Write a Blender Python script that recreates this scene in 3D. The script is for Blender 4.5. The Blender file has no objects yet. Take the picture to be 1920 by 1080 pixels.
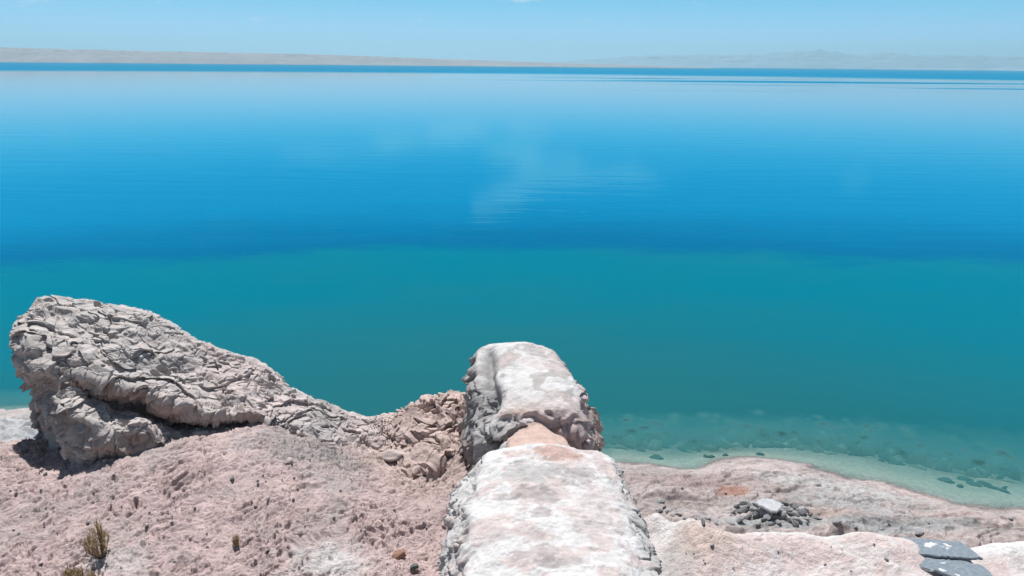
import bpy, math, random
import numpy as np
from mathutils import Vector, Matrix

# ------------------------------------------------------------------ camera
W_, H_, F_ = 1920.0, 1080.0, 1371.0
CAMZ = 16.0
PITCH = math.atan((540 - 122) / F_)
ROLL = math.atan(18.0 / 1920.0)
C = bpy.context.scene.collection
scene = bpy.context.scene
fwd = Vector((0, math.cos(PITCH), -math.sin(PITCH)))
up0 = Vector((0, math.sin(PITCH), math.cos(PITCH)))
right0 = Vector((1, 0, 0))
rightv = right0 * math.cos(ROLL) + up0 * math.sin(ROLL)
upv = -right0 * math.sin(ROLL) + up0 * math.cos(ROLL)
cam_d = bpy.data.cameras.new("camera")
cam = bpy.data.objects.new("camera", cam_d)
C.objects.link(cam)
M = Matrix((rightv, upv, -fwd)).transposed().to_4x4()
M.translation = Vector((0, 0, CAMZ))
cam.matrix_world = M
cam_d.sensor_width = 36.0
cam_d.lens = 36.0 * F_ / W_
cam_d.clip_start = 0.1
cam_d.clip_end = 90000.0
scene.camera = cam

# ------------------------------------------------------------------ light
SUN_EL, SUN_AZ = 66.0, -16.0          # azimuth measured from +Y (ahead), negative = to the left
scene.view_settings.view_transform = 'Standard'
scene.view_settings.look = 'None'
scene.view_settings.gamma = 1.0
scene.view_settings.exposure = 0.30
scene.view_settings.use_curve_mapping = False

sd = bpy.data.lights.new("sun", 'SUN')
sd.energy = 5.0
sd.angle = math.radians(0.5)
sd.color = (1.0, 0.975, 0.945)
sun = bpy.data.objects.new("sun", sd)
C.objects.link(sun)
el, az = math.radians(SUN_EL), math.radians(SUN_AZ)
sdir = Vector((math.sin(az) * math.cos(el), math.cos(az) * math.cos(el), math.sin(el)))
sun.rotation_euler = sdir.to_track_quat('Z', 'Y').to_euler()
sun.location = (0, 0, 60)

world = bpy.data.worlds.new("World")
scene.world = world
world.use_nodes = True


class NT:
    """tiny node-tree helper"""
    def __init__(s, tree):
        s.t = tree
        s.n = tree.nodes
        s.l = tree.links

    def new(s, typ, **kw):
        n = s.n.new(typ)
        for k, v in kw.items():
            setattr(n, k, v)
        return n

    def put(s, sock, v):
        if isinstance(v, bpy.types.NodeSocket):
            s.l.new(v, sock)
        else:
            sock.default_value = v

    def math(s, op, a, b=0.0, c=0.0, clamp=False):
        n = s.new('ShaderNodeMath', operation=op)
        n.use_clamp = clamp
        s.put(n.inputs[0], a); s.put(n.inputs[1], b); s.put(n.inputs[2], c)
        return n.outputs[0]

    def mixc(s, fac, a, b, mode='MIX'):
        n = s.new('ShaderNodeMix', data_type='RGBA', blend_type=mode)
        s.put(n.inputs[0], fac); s.put(n.inputs[6], a); s.put(n.inputs[7], b)
        return n.outputs[2]

    def ramp(s, v, a, b, lo=0.0, hi=1.0, smooth=True):
        n = s.new('ShaderNodeMapRange', interpolation_type='SMOOTHSTEP' if smooth else 'LINEAR')
        s.put(n.inputs[0], v)
        n.inputs[1].default_value = a; n.inputs[2].default_value = b
        n.inputs[3].default_value = lo; n.inputs[4].default_value = hi
        return n.outputs[0]

    def noise(s, vec, scale, detail=4, rough=0.55, dist=0.0):
        n = s.new('ShaderNodeTexNoise')
        if vec is not None:
            s.put(n.inputs['Vector'], vec)
        n.inputs['Scale'].default_value = scale
        n.inputs['Detail'].default_value = detail
        n.inputs['Roughness'].default_value = rough
        n.inputs['Distortion'].default_value = dist
        return n.outputs[0]

    def vmul(s, vec, sc):
        n = s.new('ShaderNodeVectorMath', operation='MULTIPLY')
        s.put(n.inputs[0], vec); s.put(n.inputs[1], sc)
        return n.outputs[0]


w = NT(world.node_tree)
w.n.clear()
sky = w.new('ShaderNodeTexSky', sky_type='NISHITA')
sky.sun_disc = False
sky.sun_elevation = math.radians(SUN_EL)
sky.sun_rotation = math.radians(SUN_AZ)
sky.altitude = 300.0
sky.air_density = 1.0
sky.dust_density = 0.35
sky.ozone_density = 2.6
tc = w.new('ShaderNodeTexCoord')
sep = w.new('ShaderNodeSeparateXYZ')
w.l.new(tc.outputs['Generated'], sep.inputs[0])
ysafe = w.math('MAXIMUM', sep.outputs[1], 0.05)
A = w.math('DIVIDE', sep.outputs[0], ysafe)     # tan(azimuth)
E = w.math('DIVIDE', sep.outputs[2], ysafe)     # ~ tan(elevation)
cv = w.new('ShaderNodeCombineXYZ')
w.l.new(A, cv.inputs[0]); w.l.new(E, cv.inputs[1])
wisp = w.noise(w.vmul(cv.outputs[0], (14.0, 60.0, 1.0)), 1.0, 5, 0.6, 0.5)
wispf = w.ramp(wisp, 0.38, 0.66)


def elev(py):
    return math.tan(PITCH + math.atan((py - 540) / F_))


clouds = [  # pixel of the mirrored cloud in the lake, radii, strength
    (835, 256, 0.036, 0.010, 0.85), (745, 266, 0.030, 0.010, 0.7), (640, 292, 0.07, 0.010, 0.55), (560, 298, 0.05, 0.007, 0.4),
    (960, 288, 0.040, 0.014, 0.75), (1060, 304, 0.04, 0.012, 0.6), (1110, 324, 0.075, 0.012, 0.85), (1190, 330, 0.04, 0.008, 0.6), (1020, 340, 0.045, 0.011, 0.9),
    (955, 360, 0.030, 0.011, 1.0), (925, 378, 0.026, 0.011, 1.0), (898, 395, 0.018, 0.012, 0.65), (1592, 331, 0.026, 0.0045, 0.85),
    (980, 246, 0.05, 0.006, 0.9), (862, 248, 0.03, 0.006, 1.0),
]
cs_ = 1.0
tot = None
for (px, py, ra, re, st) in clouds:
    a0 = (px - 960) / F_ / math.cos(math.atan((540 - py) / F_)) * 1.0
    da = w.math('DIVIDE', w.math('SUBTRACT', A, a0), ra)
    de = w.math('DIVIDE', w.math('SUBTRACT', E, elev(py)), re)
    r2 = w.math('ADD', w.math('MULTIPLY', da, da), w.math('MULTIPLY', de, de))
    g = w.math('MULTIPLY', w.math('EXPONENT', w.math('MULTIPLY', r2, -1.0)), st * cs_)
    tot = g if tot is None else w.math('ADD', tot, g)
# a few thin high clouds all over the sky outside the frame
hi = w.noise(w.vmul(tc.outputs['Generated'], (1.6, 1.6, 6.0)), 1.3, 6, 0.6, 0.4)
hif = w.math('MULTIPLY', w.ramp(hi, 0.56, 0.8), w.ramp(sep.outputs[2], 0.25, 0.5))
shp = w.ramp(w.math('ADD', tot, w.math('MULTIPLY', w.math('SUBTRACT', wisp, 0.5), 2.0)), 0.22, 0.62)
cl = w.math('ADD', w.math('MULTIPLY', shp, w.math('ADD', w.math('MULTIPLY', wispf, 0.22), 0.42)),
            w.math('MULTIPLY', hif, 0.45), clamp=True)
grad = w.new('ShaderNodeValToRGB')
cr_ = grad.color_ramp
stops = [(0.0, (.460, .770, 1.0)), (0.06, (.350, .700, .98)), (0.12, (.19, .59, .87)), (0.22, (.025, .42, .77)), (0.38, (.0, .34, .66)), (1.0, (.02, .24, .52))]
cr_.elements[0].position = 0.0; cr_.elements[1].position = 1.0
for (ps, cc) in stops[1:-1]:
    cr_.elements.new(ps)
for e_, (ps, cc) in zip(cr_.elements, stops):
    e_.position = ps; e_.color = (*cc, 1)
w.l.new(w.math('MULTIPLY', sep.outputs[2], 1.6), grad.inputs[0])
hsv = w.new('ShaderNodeHueSaturation')
hsv.inputs['Hue'].default_value = 0.492
hsv.inputs['Saturation'].default_value = 0.85
w.l.new(sky.outputs[0], hsv.inputs['Color'])
gsc = w.mixc(1.0, grad.outputs[0], (16.8, 16.8, 17.4, 1), 'MULTIPLY')
# clear saturated band low over the lake, physical sky above
lowf = w.math('MULTIPLY', w.ramp(sep.outputs[2], 0.42, 0.27), w.ramp(sep.outputs[1], -0.1, 0.25))
skyc = w.mixc(lowf, hsv.outputs[0], gsc)
mixed = w.mixc(cl, skyc, (12.5, 14.2, 16.4, 1))
bg = w.new('ShaderNodeBackground')
bg.inputs['Strength'].default_value = 0.05
w.l.new(mixed, bg.inputs[0])
wo = w.new('ShaderNodeOutputWorld')
w.l.new(bg.outputs[0], wo.inputs[0])


# ------------------------------------------------------------------ helpers
def ray(px, py):
    return (fwd * F_ + rightv * (px - 960) + upv * (540 - py))


def P(px, py, z):
    """point of the scene seen at photo pixel (px,py) and lying at height z"""
    d = ray(px, py)
    t = (z - CAMZ) / d.z
    return (d.x * t, d.y * t, z)


def D(px, py, dist):
    """point seen at photo pixel (px,py) at forward distance dist"""
    d = ray(px, py)
    t = dist / d.y
    return (d.x * t, dist, CAMZ + d.z * t)


rs = np.random.RandomState(7)
PERM = rs.permutation(1024).astype(np.int32)
PERM = np.concatenate([PERM, PERM])
G2 = rs.randn(1024, 2).astype(np.float32); G2 /= np.linalg.norm(G2, axis=1, keepdims=True)
G3 = rs.randn(1024, 3).astype(np.float32); G3 /= np.linalg.norm(G3, axis=1, keepdims=True)
RND = rs.rand(1024, 4).astype(np.float32)


def fade(t):
    return t * t * t * (t * (t * 6 - 15) + 10)


def h2(ix, iy):
    return PERM[PERM[ix & 1023] + (iy & 1023)]


def h3(ix, iy, iz):
    return PERM[h2(ix, iy) + (iz & 1023)]


def n2(x, y):
    x = x.astype(np.float32); y = y.astype(np.float32)
    fx = np.floor(x); fy = np.floor(y)
    ix = fx.astype(np.int32); iy = fy.astype(np.int32)
    x = x - fx; y = y - fy
    u, v = fade(x), fade(y)
    r = []
    for dy in (0, 1):
        for dx in (0, 1):
            g = G2[h2(ix + dx, iy + dy)]
            r.append(g[..., 0] * (x - dx) + g[..., 1] * (y - dy))
    a = r[0] + u * (r[1] - r[0]); b = r[2] + u * (r[3] - r[2])
    return (a + v * (b - a)) * 1.5


def n3(x, y, z):
    x = x.astype(np.float32); y = y.astype(np.float32); z = z.astype(np.float32)
    fx, fy, fz = np.floor(x), np.floor(y), np.floor(z)
    ix, iy, iz = fx.astype(np.int32), fy.astype(np.int32), fz.astype(np.int32)
    x = x - fx; y = y - fy; z = z - fz
    u, v, q = fade(x), fade(y), fade(z)
    out = []
    for dz in (0, 1):
        r = []
        for dy in (0, 1):
            for dx in (0, 1):
                g = G3[h3(ix + dx, iy + dy, iz + dz)]
                r.append(g[..., 0] * (x - dx) + g[..., 1] * (y - dy) + g[..., 2] * (z - dz))
        a = r[0] + u * (r[1] - r[0]); b = r[2] + u * (r[3] - r[2])
        out.append(a + v * (b - a))
    return (out[0] + q * (out[1] - out[0])) * 1.5


def fbm2(x, y, o=4, g=0.5, l=2.03):
    s = 0; a = 1.0
    for k in range(o):
        s = s + a * n2(x + 17.3 * k, y - 9.1 * k); x = x * l; y = y * l; a *= g
    return s


def fbm3(x, y, z, o=4, g=0.5, l=2.03):
    s = 0; a = 1.0
    for k in range(o):
        s = s + a * n3(x + 17.3 * k, y - 9.1 * k, z + 5.7 * k); x = x * l; y = y * l; z = z * l; a *= g
    return s


def sst(a, b, x):
    t = np.clip((x - a) / (b - a), 0, 1)
    return t * t * (3 - 2 * t)


def terr(n, k, edge=0.22):
    """stepped noise: flat plates with short steep edges"""
    q = n * k
    f = np.floor(q)
    return (f + sst(1 - edge, 1.0, q - f)) / k


def saw(q, e=0.16):
    s_ = q - np.floor(q)
    return s_ * (1 - sst(1 - e, 1.0, s_)) / (1 - e)


def plates(x, y, z, tilt=0.5):
    """angular blocks: every cell its own height and tilt, narrow cracks between"""
    fx, fy, fz = np.floor(x), np.floor(y), np.floor(z)
    ix, iy, iz = fx.astype(np.int32), fy.astype(np.int32), fz.astype(np.int32)
    f1 = np.full(x.shape, 9.0, np.float32); f2 = f1.copy(); hh = np.zeros(x.shape, np.float32)
    for a in (-1, 0, 1):
        for b in (-1, 0, 1):
            for c in (-1, 0, 1):
                k = h3(ix + a, iy + b, iz + c); r = RND[k]; gv = G3[k]
                dx = x - fx - a - r[..., 0]; dy = y - fy - b - r[..., 1]; dz = z - fz - c - r[..., 2]
                d = np.sqrt(dx * dx + dy * dy + dz * dz)
                v = r[..., 3] + tilt * (gv[..., 0] * dx + gv[..., 1] * dy + gv[..., 2] * dz)
                nearer = d < f1
                f2 = np.where(nearer, f1, np.minimum(f2, d))
                hh = np.where(nearer, v, hh)
                f1 = np.where(nearer, d, f1)
    return hh, f2 - f1


def pits3(x, y, z, prob=0.4, r0=0.18, r1=0.42):
    """1 inside scattered round hollows, 0 outside"""
    fx, fy, fz = np.floor(x), np.floor(y), np.floor(z)
    ix, iy, iz = fx.astype(np.int32), fy.astype(np.int32), fz.astype(np.int32)
    out = np.zeros(x.shape, np.float32)
    for a in (-1, 0, 1):
        for b in (-1, 0, 1):
            for c in (-1, 0, 1):
                r = RND[h3(ix + a, iy + b, iz + c)]
                d = np.sqrt((x - fx - a - r[..., 0]) ** 2 + (y - fy - b - r[..., 1]) ** 2 + (z - fz - c - r[..., 2]) ** 2)
                rad = r0 + (r1 - r0) * (r[..., 3] / prob)
                v = (1 - sst(rad * 0.72, rad, d)) * (r[..., 3] < prob)
                out = np.maximum(out, v)
    return out


def pits2(x, y, prob=0.4, r0=0.18, r1=0.42, hard=0.7):
    fx, fy = np.floor(x), np.floor(y)
    ix, iy = fx.astype(np.int32), fy.astype(np.int32)
    out = np.zeros(x.shape, np.float32)
    for a in (-1, 0, 1):
        for b in (-1, 0, 1):
            r = RND[h2(ix + a, iy + b)]
            d = np.sqrt((x - fx - a - r[..., 0]) ** 2 + (y - fy - b - r[..., 1]) ** 2)
            rad = r0 + (r1 - r0) * (r[..., 3] / prob)
            out = np.maximum(out, (1 - sst(rad * hard, rad, d)) * (r[..., 3] < prob))
    return out


def grid_mesh(name, V, mat, closed_u=False, cols=None, attr=None, smooth=True, flip=False):
    """V: (R,C,3) array -> one mesh object"""
    R_, C_ = V.shape[:2]
    idx = np.arange(R_ * C_, dtype=np.int32).reshape(R_, C_)
    a = idx[:-1, :-1].ravel(); b = idx[:-1, 1:].ravel(); c = idx[1:, 1:].ravel(); d = idx[1:, :-1].ravel()
    F = np.stack([a, d, c, b] if flip else [a, b, c, d], 1)
    me = bpy.data.meshes.new(name)
    me.vertices.add(R_ * C_)
    me.vertices.foreach_set('co', V.reshape(-1).astype(np.float32))
    n = len(F)
    me.loops.add(n * 4); me.polygons.add(n)
    me.loops.foreach_set('vertex_index', F.reshape(-1).astype(np.int32))
    me.polygons.foreach_set('loop_start', np.arange(0, n * 4, 4, dtype=np.int32))
    me.polygons.foreach_set('loop_total', np.full(n, 4, dtype=np.int32))
    me.update(calc_edges=True)
    me.polygons.foreach_set('use_smooth', np.full(n, smooth, dtype=bool))
    if cols is not None:
        at = me.color_attributes.new('stone', 'FLOAT_COLOR', 'POINT')
        c4 = np.ones((R_ * C_, 4), np.float32); c4[:, :3] = np.clip(cols.reshape(-1, 3), 0, 1)
        at.data.foreach_set('color', c4.ravel())
    if attr is not None:
        for k, v in attr.items():
            at = me.attributes.new(k, 'FLOAT', 'POINT')
            at.data.foreach_set('value', v.ravel().astype(np.float32))
    me.materials.append(mat)
    o = bpy.data.objects.new(name, me)
    C.objects.link(o)
    return o


def tag(o, label=None, cat=None, group=None, kind=None):
    if label: o['label'] = label
    if cat: o['category'] = cat
    if group: o['group'] = group
    if kind: o['kind'] = kind
    return o


# ------------------------------------------------------------------ materials
def mat(name):
    m = bpy.data.materials.new(name)
    m.use_nodes = True
    t = NT(m.node_tree)
    t.n.clear()
    out = t.new('ShaderNodeOutputMaterial')
    return m, t, out


def stone_mat(name, base=None, fine=90.0, bump=0.35, bdist=0.012, speck=0.10, rough=0.95):
    """rock: colour from the mesh's own mineral map (or base), fine grain and grit"""
    m, t, out = mat(name)
    g = t.new('ShaderNodeNewGeometry')
    pos = g.outputs['Position']
    if base is None:
        at = t.new('ShaderNodeAttribute', attribute_name='stone')
        col = at.outputs['Color']
    else:
        rgb = t.new('ShaderNodeRGB'); rgb.outputs[0].default_value = (*base, 1); col = rgb.outputs[0]
    nA = t.noise(pos, 5.0, 6, 0.62)
    nB = t.noise(pos, fine, 3, 0.6)
    k = t.math('ADD', t.ramp(nA, 0.3, 0.7, 0.86, 1.12), t.ramp(nB, 0.25, 0.75, -speck, speck))
    col = t.mixc(1.0, col, k, 'MULTIPLY')
    p = t.new('ShaderNodeBsdfPrincipled')
    t.l.new(col, p.inputs['Base Color'])
    p.inputs['Roughness'].default_value = rough
    p.inputs['Specular IOR Level'].default_value = 0.2
    nC = t.noise(pos, 22.0, 6, 0.65)
    bm = t.new('ShaderNodeBump')
    bm.inputs['Strength'].default_value = bump
    bm.inputs['Distance'].default_value = bdist * 3
    t.l.new(t.math('ADD', nC, t.math('MULTIPLY', nB, 0.35)), bm.inputs['Height'])
    t.l.new(bm.outputs[0], p.inputs['Normal'])
    if name == 'dry_ground':
        sz = t.new('ShaderNodeSeparateXYZ'); t.l.new(pos, sz.inputs[0])
        t.l.new(t.ramp(sz.outputs[2], 3.0, 5.0, bump * .3, bump), bm.inputs['Strength'])
    t.l.new(p.outputs[0], out.inputs[0])
    return m


MROCK = stone_mat('weathered_rock', bump=0.55, bdist=0.013, speck=0.13)
MGROUND = stone_mat('dry_ground', bump=0.8, bdist=0.020, speck=0.14)
MSTONE_GREY = stone_mat('grey_stone', (0.26, 0.26, 0.265), fine=60, bump=0.3)
MSTONE_PINK = stone_mat('pink_stone', (0.42, 0.35, 0.335), fine=60, bump=0.3)
MSTONE_BROWN = stone_mat('brown_stone', (0.26, 0.15, 0.11), fine=60, bump=0.3)
MSTONE_DARK = stone_mat('dark_stone', (0.12, 0.125, 0.13), fine=60, bump=0.3)
MSTONE_WET = stone_mat('wet_stone', (0.075, 0.11, 0.10), fine=40, bump=0.3)
MSTONE_PALE = stone_mat('pale_slab', (0.41, 0.42, 0.435), fine=40, bump=0.06, speck=0.03)

# colours (real albedo)
GREY = np.array([0.345, 0.315, 0.30]); PINK = np.array([0.465, 0.362, 0.350]); WHITE = np.array([0.50, 0.488, 0.484])
BROWN = np.array([0.38, 0.25, 0.20]); DGREY = np.array([0.27, 0.275, 0.28]); COOL = np.array([0.30, 0.295, 0.295])


def lerp(a, b, t):
    t = t[..., None]
    return a * (1 - t) + b * t


def blob(X, Y, x0, y0, rx, ry, soft=0.35):
    d = np.sqrt(((X - x0) / rx) ** 2 + ((Y - y0) / ry) ** 2)
    return 1 - sst(1 - soft, 1 + soft, d)


def pblob(X, Y, px, py, z, rpx, rpy, soft=0.4, n=0):
    """round patch of the ground centred where photo pixel (px,py) meets height z"""
    c = P(px, py, z); r = P(px + rpx, py, z); u = P(px, py - rpy, z)
    d = np.sqrt(((X - c[0]) / (r[0] - c[0])) ** 2 + ((Y - c[1]) / (u[1] - c[1])) ** 2) + n
    return 1 - sst(1 - soft, 1 + soft, d)


# ------------------------------------------------------------------ terrain
cp = []
for px in (-250, 0, 200, 400, 600, 760):
    cp += [P(px, 1080, 8.15), P(px, 1180, 8.0)]
cp += [P(-200, 960, 8.4), P(0, 960, 8.42), P(250, 960, 8.5), P(420, 950, 8.5), P(600, 980, 8.36), P(700, 1000, 8.15), P(800, 1050, 7.95),
       P(0, 885, 8.62), P(150, 885, 8.68), P(350, 860, 8.86), P(470, 850, 8.82), P(560, 900, 8.66), P(600, 880, 8.6),
       P(660, 930, 8.4), P(740, 965, 8.2), P(820, 1000, 7.95), P(790, 930, 8.1), P(850, 900, 8.05), P(875, 855, 8.2),
       P(700, 890, 8.24), P(780, 885, 8.05), P(640, 870, 8.42),
       D(690, 836, 14.3), D(740, 832, 14.3), D(790, 824, 14.3), D(830, 822, 14.3), D(872, 822, 14.3), D(640, 820, 14.3), D(560, 810, 14.3),
       P(-100, 840, 8.6), P(0, 838, 8.62), P(60, 845, 8.6), P(120, 865, 8.62)]
cp += [(x, 13.6, 8.75) for x in (-8.2, -7, -6, -5)] + [(-3.4, 14.8, 8.1), (-2.4, 14.8, 8.0), (-5, 14.9, 8.5), (-7, 14.8, 8.5)]
cp += [(x, 15.9, 6.6) for x in (-14, -12, -10, -8, -6, -4, -2, 0)]
cp += [(x, 18.5, 3.2) for x in (-8, -6, -4, -2, 0, 1.5)]
cp += [(x, 22, 0.9) for x in (-8, -4, 0, 2)] + [(-9, 26, -0.6), (-4, 26, -1.2), (0, 26, -1.2), (-13, 28, -0.6), (-9, 30, -2), (-3, 30, -2.4)]
# left: pale rock shoulder and beach beyond it
cp += [P(0, 822, 5.4), P(60, 795, 5.2), P(-150, 830, 5.6), P(0, 800, 4.0), P(70, 778, 2.6), P(-150, 810, 4),
       P(0, 783, 1.0), P(70, 771, 0.5), P(-150, 790, 1.0), P(-20, 769, -0.02), P(70, 764, -0.02), P(-300, 775, 0), P(-100, 760, -0.9), P(60, 750, -1.2), P(-400, 760, -0.6)]
# centre below the block
cp += [(-1, 4, 7.9), (1.6, 4, 6.3), (-0.9, 8, 7.9), (-0.6, 11, 7.9), (2.1, 8, 6.0), (2.2, 11, 6.0), (1.2, 11, 7.0), (1.2, 13, 6.5), (1.6, 15, 4.6), (2.0, 13.0, 5.9)]
# right terrace
for px in (1260, 1400, 1600, 1800, 2000, 2200):
    cp += [P(px, 1080, 5.95), P(px, 1180, 6.0)]
cp += [P(1250, 990, 6.08), P(1240, 966, 6.08), P(1290, 988, 6.05), P(1340, 1001, 6.02), P(1420, 1000, 6.03), P(1500, 999, 6.03), P(1600, 1004, 6.02),
       P(1690, 1013, 5.98), P(1800, 1024, 5.95), P(1860, 1019, 5.98), P(1930, 1013, 6.02), P(2050, 1008, 6.05), P(1500, 1040, 6.0), P(1800, 1050, 5.98)]
cp += [(3.4, 15.2, 5.2), (4.2, 14.6, 4.6), (5.6, 14.8, 4.6), (7.2, 14.7, 4.6), (8.6, 14.5, 4.6), (10, 14.5, 4.7), (11.5, 14.8, 4.8), (3.2, 16.6, 3.4)]
cp += [(x, 16.8, 2.4) for x in (4.5, 6.5, 8.5, 10.5, 12.5, 15)]
cp += [P(1260, 955, 2.4), P(1340, 992, 1.9), P(1420, 992, 1.9), P(1500, 990, 1.85), P(1600, 997, 1.8), P(1700, 1008, 1.8), P(1850, 1012, 1.8),
       P(1200, 915, 1.6), P(1300, 945, 1.7), P(1380, 960, 1.75), P(1450, 955, 2.05), P(1500, 968, 1.85), P(1600, 965, 1.6), P(1750, 990, 1.6), P(1920, 1004, 1.7),
       P(1180, 890, 0.9), P(1260, 900, 1.2), P(1330, 895, 1.1), P(1380, 890, 0.95), P(1450, 905, 1.2), P(1550, 925, 1.15), P(1650, 945, 1.0), P(1760, 965, 0.95), P(1870, 980, 1.0), P(2050, 1000, 1.2),
       P(1140, 868, 0.05), P(1180, 871, 0.1), P(1250, 876, 0.02), P(1310, 877, 0.0), P(1345, 868, 0.2), P(1420, 862, 0.25), P(1480, 868, 0.1), P(1540, 878, 0.0),
       P(1600, 897, 0.0), P(1650, 908, 0.12), P(1720, 922, 0.0), P(1790, 942, 0.0), P(1850, 951, 0.02), P(1920, 953, 0.0), P(2050, 958, 0)]
cp += [P(1150, 850, -0.35), P(1300, 858, -0.3), P(1450, 850, -0.35), P(1600, 872, -0.28), P(1700, 892, -0.3), P(1820, 915, -0.3), P(1920, 930, -0.25), P(2050, 940, -0.3),
       P(1150, 832, -1.1), P(1300, 838, -1.1), P(1450, 830, -1.1), P(1600, 846, -1.1), P(1720, 868, -1.1), P(1820, 880, -1.0), P(1920, 894, -0.95), P(2050, 905, -1.0),
       P(1150, 842, -0.45), P(1300, 851, -0.42), P(1450, 842, -0.45), P(1600, 858, -0.4), P(1720, 880, -0.4), P(1820, 900, -0.42), P(1920, 912, -0.38),
       P(1150, 790, -1.9), P(1300, 790, -2), P(1500, 790, -2), P(1700, 810, -2), P(1920, 830, -1.9), P(1150, 720, -4), P(1500, 720, -4), P(1900, 740, -4),
       P(600, 720, -4), P(300, 700, -4), P(0, 700, -3.6), P(-300, 700, -3.4)]
cp += [(-40, 30, 0.3), (-40, 10, 6), (-30, 20, 4), (-20, 2, 8), (-20, -10, 8), (0, -12, 7), (20, -10, 6), (24, 5, 6), (30, 15, 3), (34, 24, 0.3), (34, 32, -2)]
cp = np.array(cp)


def mq_fit(pts, eps=0.45, lam=1e-3):
    X = pts[:, :2]
    d = np.sqrt(((X[:, None] - X[None]) ** 2).sum(-1) + eps * eps)
    n = len(X)
    Pm = np.concatenate([np.ones((n, 1)), X], 1)
    Amat = np.zeros((n + 3, n + 3))
    Amat[:n, :n] = -d - lam * np.eye(n) * -1.0 * 0
    Amat[:n, :n] += np.eye(n) * lam * -1
    Amat[:n, n:] = Pm; Amat[n:, :n] = Pm.T
    b = np.zeros(n + 3); b[:n] = pts[:, 2]
    sol = np.linalg.solve(Amat, b)
    return X, sol, eps


def mq_eval(fit, x, y):
    X, sol, eps = fit
    n = len(X)
    out = sol[n] + sol[n + 1] * x + sol[n + 2] * y
    for i in range(n):
        out = out - sol[i] * np.sqrt((x - X[i, 0]) ** 2 + (y - X[i, 1]) ** 2 + eps * eps)
    return out


FIT = mq_fit(cp)
NR, NC = 1240, 1900
tt = np.linspace(0, 1, NR - 40)
yr = 6.5 * (1 - tt) + 48 * tt * 0 + 0
yr = 6.5 * np.power(48 / 6.5, tt ** 1.45)
yr = np.concatenate([np.linspace(-14, 6.45, 40), yr])
uu = np.linspace(-1, 1, NC)
uu = np.sign(uu) * (0.82 * np.abs(uu) + 0.18 * np.abs(uu) ** 4)
Wd = (np.maximum(yr, 6) + 4.5) * 1.12
TX = (uu[None, :] * Wd[:, None])
TY = np.repeat(yr[:, None], NC, 1)
# coarse evaluation of the base relief, then bilinear upsample
sr, sc = 6, 6
ri = np.unique(np.append(np.arange(0, NR, sr), NR - 1)); ci = np.unique(np.append(np.arange(0, NC, sc), NC - 1))
base_c = mq_eval(FIT, TX[np.ix_(ri, ci)], TY[np.ix_(ri, ci)])
tmp = np.stack([np.interp(np.arange(NC), ci, row) for row in base_c])
TZ = np.stack([np.interp(np.arange(NR), ri, tmp[:, j]) for j in range(NC)], 1)

high = sst(4.8, 6.8, TZ)                       # upper ground
left_hi = high * (1 - sst(0.2, 1.6, TX))       # left mound
right_hi = sst(4.6, 5.6, TZ) * sst(0.8, 2.0, TX)
low = (1 - sst(2.0, 3.4, TZ)) * sst(-0.9, 0.05, TZ)
under = 1 - sst(-0.25, -0.02, TZ)
wx = fbm2(TX * 0.9, TY * 0.9, 3); wy = fbm2(TX * 0.9 + 31, TY * 0.9 - 12, 3)
XW, YW = TX + 0.25 * wx, TY + 0.25 * wy
ca, sa = math.cos(math.radians(38)), math.sin(math.radians(38))
U = XW * ca + YW * sa; Vv = -XW * sa + YW * ca     # streaky direction: up to the right
# flaky ridge (joins the sculpted rock to the column)
rdg = blob(TX, TY, -2.3, 14.1, 3.3, 0.95, 0.35) * (TY > 12)
rdg = np.maximum(rdg, blob(TX, TY, -3.9, 13.0, 1.3, 0.6, 0.5))
nR = fbm2(TX * 1.5 + 0.5 * wx, TY * 2.3 + 0.5 * wy, 4, 0.55)
nR2 = fbm2(U * 4.5, Vv * 7.5, 3)
dR = 0.08 * nR + 0.09 * saw(-YW * 3.0 + 1.5 * nR, 0.15) + 0.05 * saw(-YW * 7 + 2.0 * nR2, 0.2) - 0.07 * pits2(TX * 3.6 + wx, TY * 4.8, 0.4, 0.15, 0.36)
# pitted pink mound
nA = fbm2(U * 1.3, Vv * 3.0, 4, 0.55)
nB = fbm2(U * 5.0, Vv * 11.0, 4, 0.6)
pt = pits2(U * 4.2, Vv * 8.5, 0.45, 0.12, 0.36, 0.6)
pt2 = pits2(U * 9.2 + 3, Vv * 17 + 8, 0.55, 0.14, 0.40, 0.5)
patch = sst(-0.25, 0.35, fbm2(TX * 0.7 + 5, TY * 1.0, 3))
pt3 = pits2(U * 15 + 3, Vv * 26 + 8, 0.5, 0.16, 0.42, 0.5)
sA = saw(-Vv * 2.6 + 1.6 * fbm2(U * 1.3, Vv * 1.8, 4, .55), 0.12) * sst(-0.1, 0.4, fbm2(TX * 1.1 + 50, TY * 1.3, 3))
sB = saw(-Vv * 6.5 + 2.0 * fbm2(U * 3.0, Vv * 4, 3, .6), 0.18) * sst(-0.1, 0.35, fbm2(TX * 1.9 + 70, TY * 2.3, 3))
dA = 0.04 * nA + 0.06 * sA + 0.045 * sB + 0.020 * nB * (0.3 + 0.7 * patch) - 0.085 * pt * (0.15 + 0.85 * patch) - 0.065 * pt2 * (0.4 + 0.6 * patch) - 0.04 * pt3 * (0.3 + 0.7 * patch)
# right terrace: smoother
nT = fbm2(TX * 1.1, TY * 1.6, 5, 0.5)
slb = np.maximum(blob(TX, TY, P(1755, 1032, 6)[0], P(1755, 1032, 6)[1], 1.2, .75, .3), blob(TX, TY, P(1795, 1066, 6)[0], P(1795, 1066, 6)[1], 1.2, .75, .3))
dT = 0.035 * nT + 0.018 * fbm2(TX * 6 + TY * 3, TY * 9, 3, 0.6) - 0.03 * pits2(U * 3.0 + 7, Vv * 6.0, 0.18, 0.08, 0.25)
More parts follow.
